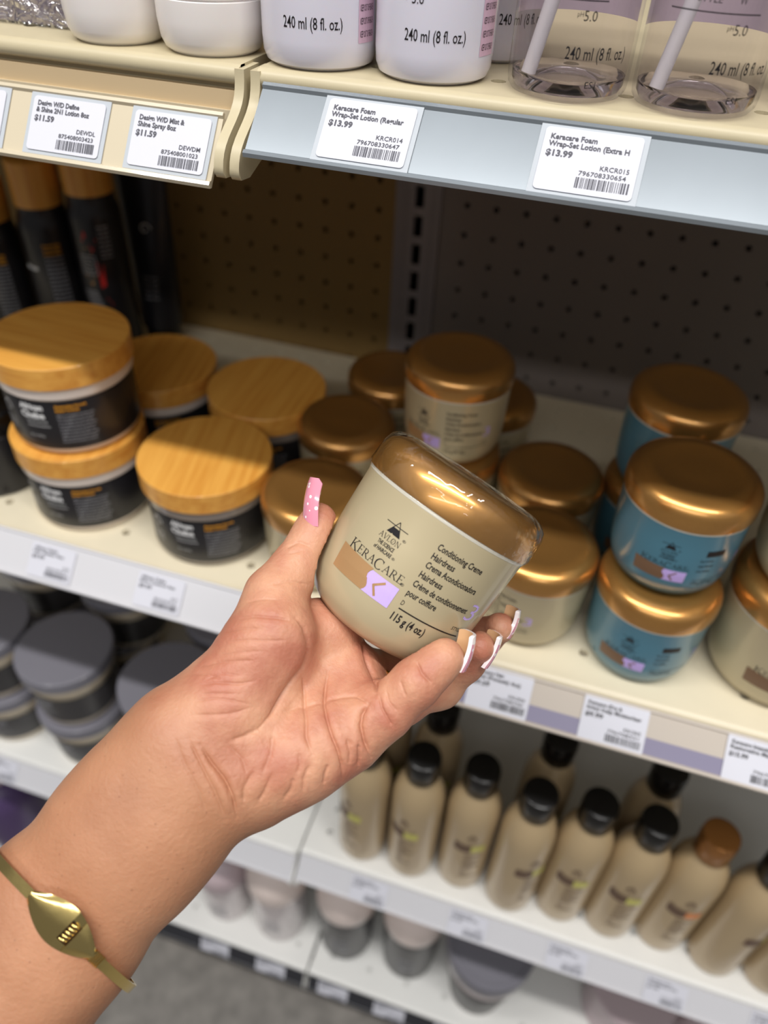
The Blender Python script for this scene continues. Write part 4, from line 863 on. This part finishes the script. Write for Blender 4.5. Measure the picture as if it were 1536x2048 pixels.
# one level of subdivision so that creases have room
me = bpy.data.meshes.new('tmp'); me.from_pydata(pts.tolist(), [], quads.tolist())
bm = bmesh.new(); bm.from_mesh(me)
bmesh.ops.delete(bm, geom=[v for v in bm.verts if not v.link_faces], context='VERTS')
sel = [e for e in bm.edges if (e.verts[0].co.x > -.155)]
bmesh.ops.subdivide_edges(bm, edges=sel, cuts=1, use_grid_fill=True); bm.to_mesh(me); bm.free()
def z6(l): return [(300 + a / 2.021, 900 + b_ / 2.021) for a, b_ in l]
def z4(l): return [(400 + a / 3.84, 1180 + b_ / 3.84) for a, b_ in l]
CR = [ # palm lines as drawn across the hand: depth (mm), half width (px)
 (z4([(735, 215), (800, 290), (832, 380), (838, 480), (800, 590), (700, 710), (620, 830), (545, 960), (450, 1065)]), .95, 4.5),
 (z4([(985, 620), (965, 740), (952, 870), (970, 970), (1010, 1110), (1060, 1230), (1090, 1340), (1095, 1450)]), .85, 4),
 (z4([(780, 640), (800, 760), (803, 900), (815, 1010), (815, 1130), (860, 1260)]), .6, 4.5),
 (z4([(1290, 880), (1245, 950), (1235, 1040), (1260, 1150), (1310, 1280)]), 1.1, 4.5),
 (z4([(1250, 400), (1290, 560), (1345, 680), (1350, 800)]), 1.0, 5), (z4([(1300, 870), (1200, 810), (1080, 820), (960, 860)]), .5, 5),
 (z4([(960, 860), (860, 890), (760, 900), (600, 950)]), .3, 5), (z4([(1215, 1170), (1220, 1270), (1215, 1360)]), .6, 4.5),
 (z4([(450, 1065), (350, 1120), (230, 1160)]), .45, 7), (z4([(560, 1100), (545, 1250), (480, 1420)]), .4, 7), (z4([(990, 1330), (960, 1420), (950, 1500)]), .4, 5),
 (z4([(720, 1430), (700, 1530), (640, 1610)]), .4, 6), (z4([(420, 1380), (340, 1520), (330, 1640)]), .4, 6), (z4([(560, 1400), (500, 1540), (440, 1640)]), .35, 6), (z4([(850, 1330), (800, 1440), (790, 1560)]), .35, 6),
 (z4([(1130, 1130), (1150, 1240), (1140, 1350)]), .4, 5), (z4([(760, 1240), (770, 1340), (740, 1420)]), .3, 6), (z4([(210, 1180), (330, 1300), (360, 1420)]), .25, 6),
 (z4([(0, 1190), (90, 1330), (190, 1450), (250, 1580), (285, 1740)]), .8, 4), (z4([(-90, 1140), (20, 1360), (120, 1560), (200, 1760)]), .4, 4), (z4([(-200, 1120), (-120, 1330), (0, 1560), (60, 1740)]), .22, 5),
 (z4([(150, 1420), (210, 1500), (235, 1620)]), .25, 4),
 (z4([(0, 590), (140, 555), (300, 545), (430, 540)]), .22, 3.5), (z4([(0, 730), (130, 710), (300, 720), (420, 700)]), .26, 3.5), (z4([(0, 800), (120, 795), (300, 800)]), .2, 3.5), (z4([(-60, 860), (100, 830), (260, 850), (380, 880)]), .18, 3.5),
 (z4([(100, 520), (300, 480), (480, 470)]), .16, 3), (z4([(200, 400), (360, 385), (560, 390), (680, 385)]), .16, 3), (z4([(150, 330), (330, 295), (480, 300)]), .2, 3.5), (z4([(260, 225), (420, 200), (600, 215), (700, 235)]), .35, 4),
 (z4([(330, 100), (480, 70), (620, 75)]), .18, 3), (z4([(-60, 960), (80, 960), (240, 950), (400, 900)]), .22, 4), (z4([(-80, 640), (60, 650), (180, 690)]), .2, 3.5), (z4([(30, 700), (160, 640), (330, 660)]), .15, 3),
 (z4([(1380, 810), (1395, 900), (1450, 1000), (1480, 1050)]), .4, 3.5), (z4([(1430, 770), (1450, 860), (1520, 940)]), .25, 3.5),
 (z6([(1075, 850), (1100, 905), (1145, 950)]), .35, 4), (z6([(1010, 930), (1035, 1000)]), .25, 3.5),
 (z6([(545, 400), (600, 372), (650, 390)]), .3, 4), (z6([(560, 420), (620, 405)]), .25, 3), (z6([(490, 545), (560, 530), (640, 545)]), .25, 3.5)]
def arrays():
    global n, P, N_, U, V
    n = len(me.vertices); P = np.empty(n * 3, np.float64); me.vertices.foreach_get('co', P); P = P.reshape(-1, 3)
    N_ = np.empty(n * 3, np.float32); me.vertices.foreach_get('normal', N_); N_ = N_.reshape(-1, 3)
    U = 768 + FPX * P[:, 0] / -P[:, 2]; V = 1024 - FPX * P[:, 1] / -P[:, 2]
arrays()
nr = np.zeros(n, bool)
for line, dm, wpx in CR:
    for (a, b_) in zip(line, line[1:]):
        ba = np.array(b_) - np.array(a); h = np.clip(((U - a[0]) * ba[0] + (V - a[1]) * ba[1]) / (ba @ ba), 0, 1)
        nr |= np.hypot(U - a[0] - ba[0] * h, V - a[1] - ba[1] * h) < 13
nr &= N_[:, 2] > .05
bm = bmesh.new(); bm.from_mesh(me); bm.verts.ensure_lookup_table()
sel = [e for e in bm.edges if nr[e.verts[0].index] and nr[e.verts[1].index]]
bmesh.ops.subdivide_edges(bm, edges=sel, cuts=1, use_grid_fill=True); bm.to_mesh(me); bm.free(); me.update(); arrays()
disp = np.zeros(n); facing = N_[:, 2] > .05
for line, dm, wpx in CR:
    best = np.full(n, 1e9); pts_ = []
    for i in range(len(line) - 1):
        for s_ in range(6):
            pts_.append(np.array(line[i]) + (np.array(line[i + 1]) - np.array(line[i])) * s_ / 6)
    pts_.append(np.array(line[-1])); pts_ = np.array(pts_); pts_[1:-1] = (pts_[:-2] + 2 * pts_[1:-1] + pts_[2:]) / 4
    box = facing & (U > pts_[:, 0].min() - 40) & (U < pts_[:, 0].max() + 40) & (V > pts_[:, 1].min() - 40) & (V < pts_[:, 1].max() + 40)
    ub, vb = U[box], V[box]; bb_ = np.full(len(ub), 1e9); bt = np.zeros(len(ub))
    for i in range(len(pts_) - 1):
        a, b_ = pts_[i], pts_[i + 1]; ba = b_ - a; l2 = ba @ ba + 1e-9; h = np.clip(((ub - a[0]) * ba[0] + (vb - a[1]) * ba[1]) / l2, 0, 1)
        dd = np.hypot(ub - a[0] - ba[0] * h, vb - a[1] - ba[1] * h); u_ = dd < bb_; bb_ = np.where(u_, dd, bb_); bt = np.where(u_, (i + h) / (len(pts_) - 1), bt)
    tap = np.clip(np.minimum(bt, 1 - bt) * 6, 0.25, 1)
    wq = wpx * .72; pr = -1.05 * np.exp(-(bb_ / wq) ** 2) - .35 * np.exp(-(bb_ / (2.6 * wq)) ** 2) + .42 * np.exp(-((bb_ - 3.6 * wpx) / (2.4 * wpx)) ** 2)
    disp[box] += dm * .00105 * pr * tap
P = P + N_ * disp[:, None]
Wp = P @ np.array(R3).T + np.array(CAM)
me.vertices.foreach_set('co', Wp.ravel())
me.polygons.foreach_set('use_smooth', [True] * len(me.polygons))
# palm side skin is pinker than the forearm: a real colour difference that follows the hand
along = (P[:, 0] * .70 + P[:, 1] * .715); w0 = CL(430, 1490, .28) @ np.array([.70, .715, 0])
palm = np.clip((along - w0 + .012) / .03, 0, 1)
at = me.attributes.new('palm', 'FLOAT', 'POINT'); at.data.foreach_set('value', palm.astype(np.float32))
me.materials.append(M_skin); me.update(); me.name = 'hand_and_forearm'
arm = bpy.data.objects.new('person', me); col.objects.link(arm)
tag(arm, 'bare forearm and open left hand with long pink nails holding the cream jar', 'person')

def nail(pos, ldir, ndir, length, width, m, mt, curve=1.15, tipfrac=.30, thick=.0006, taper=.12, name='fingernail', label=None, inner=None):
    """curved plate: starts at pos (nail bed), runs along ldir, outward normal ndir (camera axes)"""
    l = Vector(ldir).normalized(); nn_ = Vector(ndir); nn_ = (nn_ - l * nn_.dot(l)).normalized(); w_ = l.cross(nn_)
    def build(s0, s1, m_, nm_, par, off=0):
        b = MB(); na, nb = 12, 10; vs = []
        for lay in (0, 1):
            for j in range(nb + 1):
                s_ = s0 + (s1 - s0) * j / nb; hwid = width / 2 * (1 - taper * s_); 
                if s_ > .93: hwid *= math.sqrt(max(.0, 1 - ((s_ - .93) / .07) ** 2)) * .35 + .65
                Rr = width / 2 / math.sin(curve) 
                for i in range(na + 1):
                    a = (i / na * 2 - 1) * curve * (hwid / (width / 2)); 
                    dn = Rr * math.cos(a) - Rr * math.cos(curve) - thick * lay + off + .0012 * math.sin(s_ * PI * .9)
                    vs.append(Vector(pos) + l * (length * s_) + w_ * (Rr - thick * lay) * math.sin(a) + nn_ * dn)
        k = (na + 1) * (nb + 1); fs = []
        for j in range(nb):
            for i in range(na):
                q0 = j * (na + 1) + i; fs.append((q0, q0 + 1, q0 + na + 2, q0 + na + 1)); fs.append((k + q0, k + q0 + na + 1, k + q0 + na + 2, k + q0 + 1))
        nin = len(fs)
        edge = [j * (na + 1) for j in range(nb + 1)] + [nb * (na + 1) + i for i in range(1, na + 1)] + [j * (na + 1) + na for j in range(nb - 1, -1, -1)] + [i for i in range(na - 1, 0, -1)]
        for i in range(len(edge)): a, c = edge[i], edge[(i + 1) % len(edge)]; fs.append((a, c, c + k, a + k))
        b.add([CAM + R3 @ v for v in vs], fs)
        for i_ in range(1, nin, 2): b.m[i_] = 1
        for i_ in range(nin, len(b.m)): b.m[i_] = 2
        return b.build(nm_, m_, par, ang=50)
    o = build(0, 1 - tipfrac if mt else 1, [m, inner or m, mt or m], name, arm)
    if label: o['label'] = label
    if mt: build(1 - tipfrac, 1, [mt, inner or mt, mt], 'white_tip', o)
V3 = lambda u, v, d: Vector(CL(u, v, d))
nail(V3(622, 1050, .2975), (.17, .98, .02), (-.80, .12, .62), .0185, .0105, M_nailp, None, curve=1.0, label='pink nail with white dots')
M_nailin = mat('nail_underside', rgb(214, 172, 128), .25, coat=.5)
nail(V3(909, 1334, .2835), (.24, .96, .10), (.88, -.30, -.36), .0140, .0116, M_nailp, M_nailw, curve=1.25, tipfrac=.22, inner=M_nailin, thick=.0011)
nail(V3(957, 1326, .3100), (.38, .90, .10), (.86, -.36, -.36), .0142, .0112, M_nailp, M_nailw, curve=1.25, tipfrac=.22, inner=M_nailin, thick=.0011)
nail(V3(1003, 1268, .3250), (.30, .94, .10), (.88, -.30, -.36), .0125, .0112, M_nailp, M_nailw, curve=1.25, tipfrac=.24, inner=M_nailin, thick=.0011)
nail(V3(940, 1165, .3700), (.6, .7, 0), (0, 0, -1), .014, .0105, M_nailp, None)

# ring ------------------------------------------------------------------
t = thing('finger_ring', 'thin gold ring on the ring finger', 'ring')
rc = CL(760, 1404, .3045); rx = CL(800, 1402, .312) - CL(705, 1405, .295); rx = rx / np.linalg.norm(rx)
e1 = np.cross(rx, [0, 0, 1.]); e1 /= np.linalg.norm(e1); e2 = np.cross(rx, e1)
b = MB(); b.tube([tuple(CAM + R3 @ Vector(rc + (e1 * math.cos(a) + e2 * math.sin(a)) * .0124)) for a in [2 * PI * k / 40 for k in range(40)]], .0009, 10, closed=True)
b.v = [tuple(Vector(v) - (CAM + R3 @ Vector(rc))) for v in b.v]; o = b.build('band', M_gold, t); t.location = CAM + R3 @ Vector(rc)

# bracelet --------------------------------------------------------------
an = np.array([.700, .715, 0]); wv = np.array([.715, -.700, 0]); nv_ = np.array([0, 0, 1.])
pf = np.array(CL(122, 1848, .2515)); TILT = .62; bcen = pf - nv_ * .0235 - an * TILT * .0235
t = thing('gold_bangle', 'flat gold bangle with oval clasp plate round the forearm', 'bracelet')
org = CAM + R3 @ Vector(bcen); t.location = org
Q = P - bcen; qa = Q @ an; qw = Q @ wv; qz = Q @ nv_; near = np.abs(qa - TILT * qz) < .0035
NB = 180; rad_ = np.zeros(NB); ib = ((np.arctan2(qw[near], qz[near]) / (2 * PI)) % 1 * NB).astype(int) % NB; np.maximum.at(rad_, ib, np.hypot(qw[near], qz[near]))
for k in range(NB):
    if rad_[k] == 0: rad_[k] = rad_[k - 1]
for _ in range(14): rad_ = np.maximum(rad_, (np.roll(rad_, 1) + np.roll(rad_, -1)) / 2 * .5 + rad_ * .5)
for _ in range(10): rad_ = (np.roll(rad_, 1) + np.roll(rad_, -1) + rad_) / 3
def BP(ang, h, off=0.0):      # ang 0 = towards the camera, + = towards lower right
    f_ = (ang / (2 * PI)) % 1 * NB; k = int(f_); r_ = rad_[k % NB] * (1 - f_ + k) + rad_[(k + 1) % NB] * (f_ - k) + .0003 + off
    s_, c_ = math.sin(ang), math.cos(ang)
    return Vector(bcen + wv * r_ * s_ + nv_ * r_ * c_ + an * (h + TILT * r_ * c_))
def strip(fn_w, a0, a1, n_, th, off0=0.0, nw=6, bulge=0.0, closed=False):
    b = MB(); vs = []
    for lay in (0, 1):
        for i in range(n_ + 1):
            a = a0 + (a1 - a0) * i / n_; lo_, hi_ = fn_w(a)
            for j in range(nw + 1):
                s_ = j / nw; h = lo_ + (hi_ - lo_) * s_; bu = bulge * (1 - (2 * s_ - 1) ** 2)
                vs.append(R3 @ (BP(a, h, off0 + (th + bu if lay == 0 else 0)) - Vector(bcen)))
    k = (nw + 1) * (n_ + 1); fs = []
    for i in range(n_):
        for j in range(nw):
            q0 = i * (nw + 1) + j; fs.append((q0, q0 + 1, q0 + nw + 2, q0 + nw + 1)); fs.append((k + q0, k + q0 + nw + 1, k + q0 + nw + 2, k + q0 + 1))
    for i in range(n_): 
        for j in (0, nw): q0 = i * (nw + 1) + j; fs.append((q0, q0 + nw + 1, k + q0 + nw + 1, k + q0))
    for i in (0, n_):
        for j in range(nw): q0 = i * (nw + 1) + j; fs.append((q0, q0 + 1, k + q0 + 1, k + q0))
    b.add(vs, fs); return b
pc = .0; pl = .50      # plate centre and half length (radians)
def plate_w(a):
    x = (a - pc) / pl; hw_ = .0019 + .0056 * max(0, math.cos(x * PI / 2)) ** .9 if abs(x) < 1 else .0019
    return (-hw_, hw_)
def notch(a0, a1): return a0, a1
strip(plate_w, pc - pl, pc + .06, 30, .0012, .0012, 12, .0010).build('clasp_plate', M_gold, t, ang=40)
strip(plate_w, pc + .205, pc + pl, 24, .0012, .0012, 12, .0010).build('clasp_plate', M_gold, t, ang=40)
strip(lambda a: (.0040, plate_w(a)[1]), pc + .062, pc + .203, 8, .0010, .0012, 4).build('hinge_side', M_gold, t, ang=40)
strip(lambda a: (plate_w(a)[0], -.0040), pc + .062, pc + .203, 8, .0010, .0012, 4).build('hinge_side', M_gold, t, ang=40)
strip(lambda a: (-.0040, .0040), pc + .062, pc + .203, 8, .0003, .0008, 4).build('hinge_pocket', mat('dark_gap', rgb(52, 34, 24), .5), t, ang=40)
b = MB()
for k in range(5):
    h0 = -.0031 + .0015 * k; b.tube([tuple(R3 @ (BP(pc + .085, h0 - .0003, .0022) - Vector(bcen))), tuple(R3 @ (BP(pc + .13, h0, .0030) - Vector(bcen))), tuple(R3 @ (BP(pc + .18, h0 + .0005, .0022) - Vector(bcen)))], .00042, 8)
b.build('hinge_spring', M_gold, t, ang=60)
strip(lambda a: (-.0019, .0019), pc + pl, pc - pl + 2 * PI, 110, .0013, .0010, 3).build('band', M_gold, t, ang=40)
b = MB()
for k in range(5):
    sb = strip(lambda a: (-.0024, .0024), pc + pl + .015 + .028 * k, pc + pl + .030 + .028 * k, 1, .0017, .0010, 2); b.add(sb.v, sb.f)
b.build('ribbed_link', M_gold, t, ang=40)

for o in bpy.data.objects:
    if 'used' in o.keys(): del o['used']
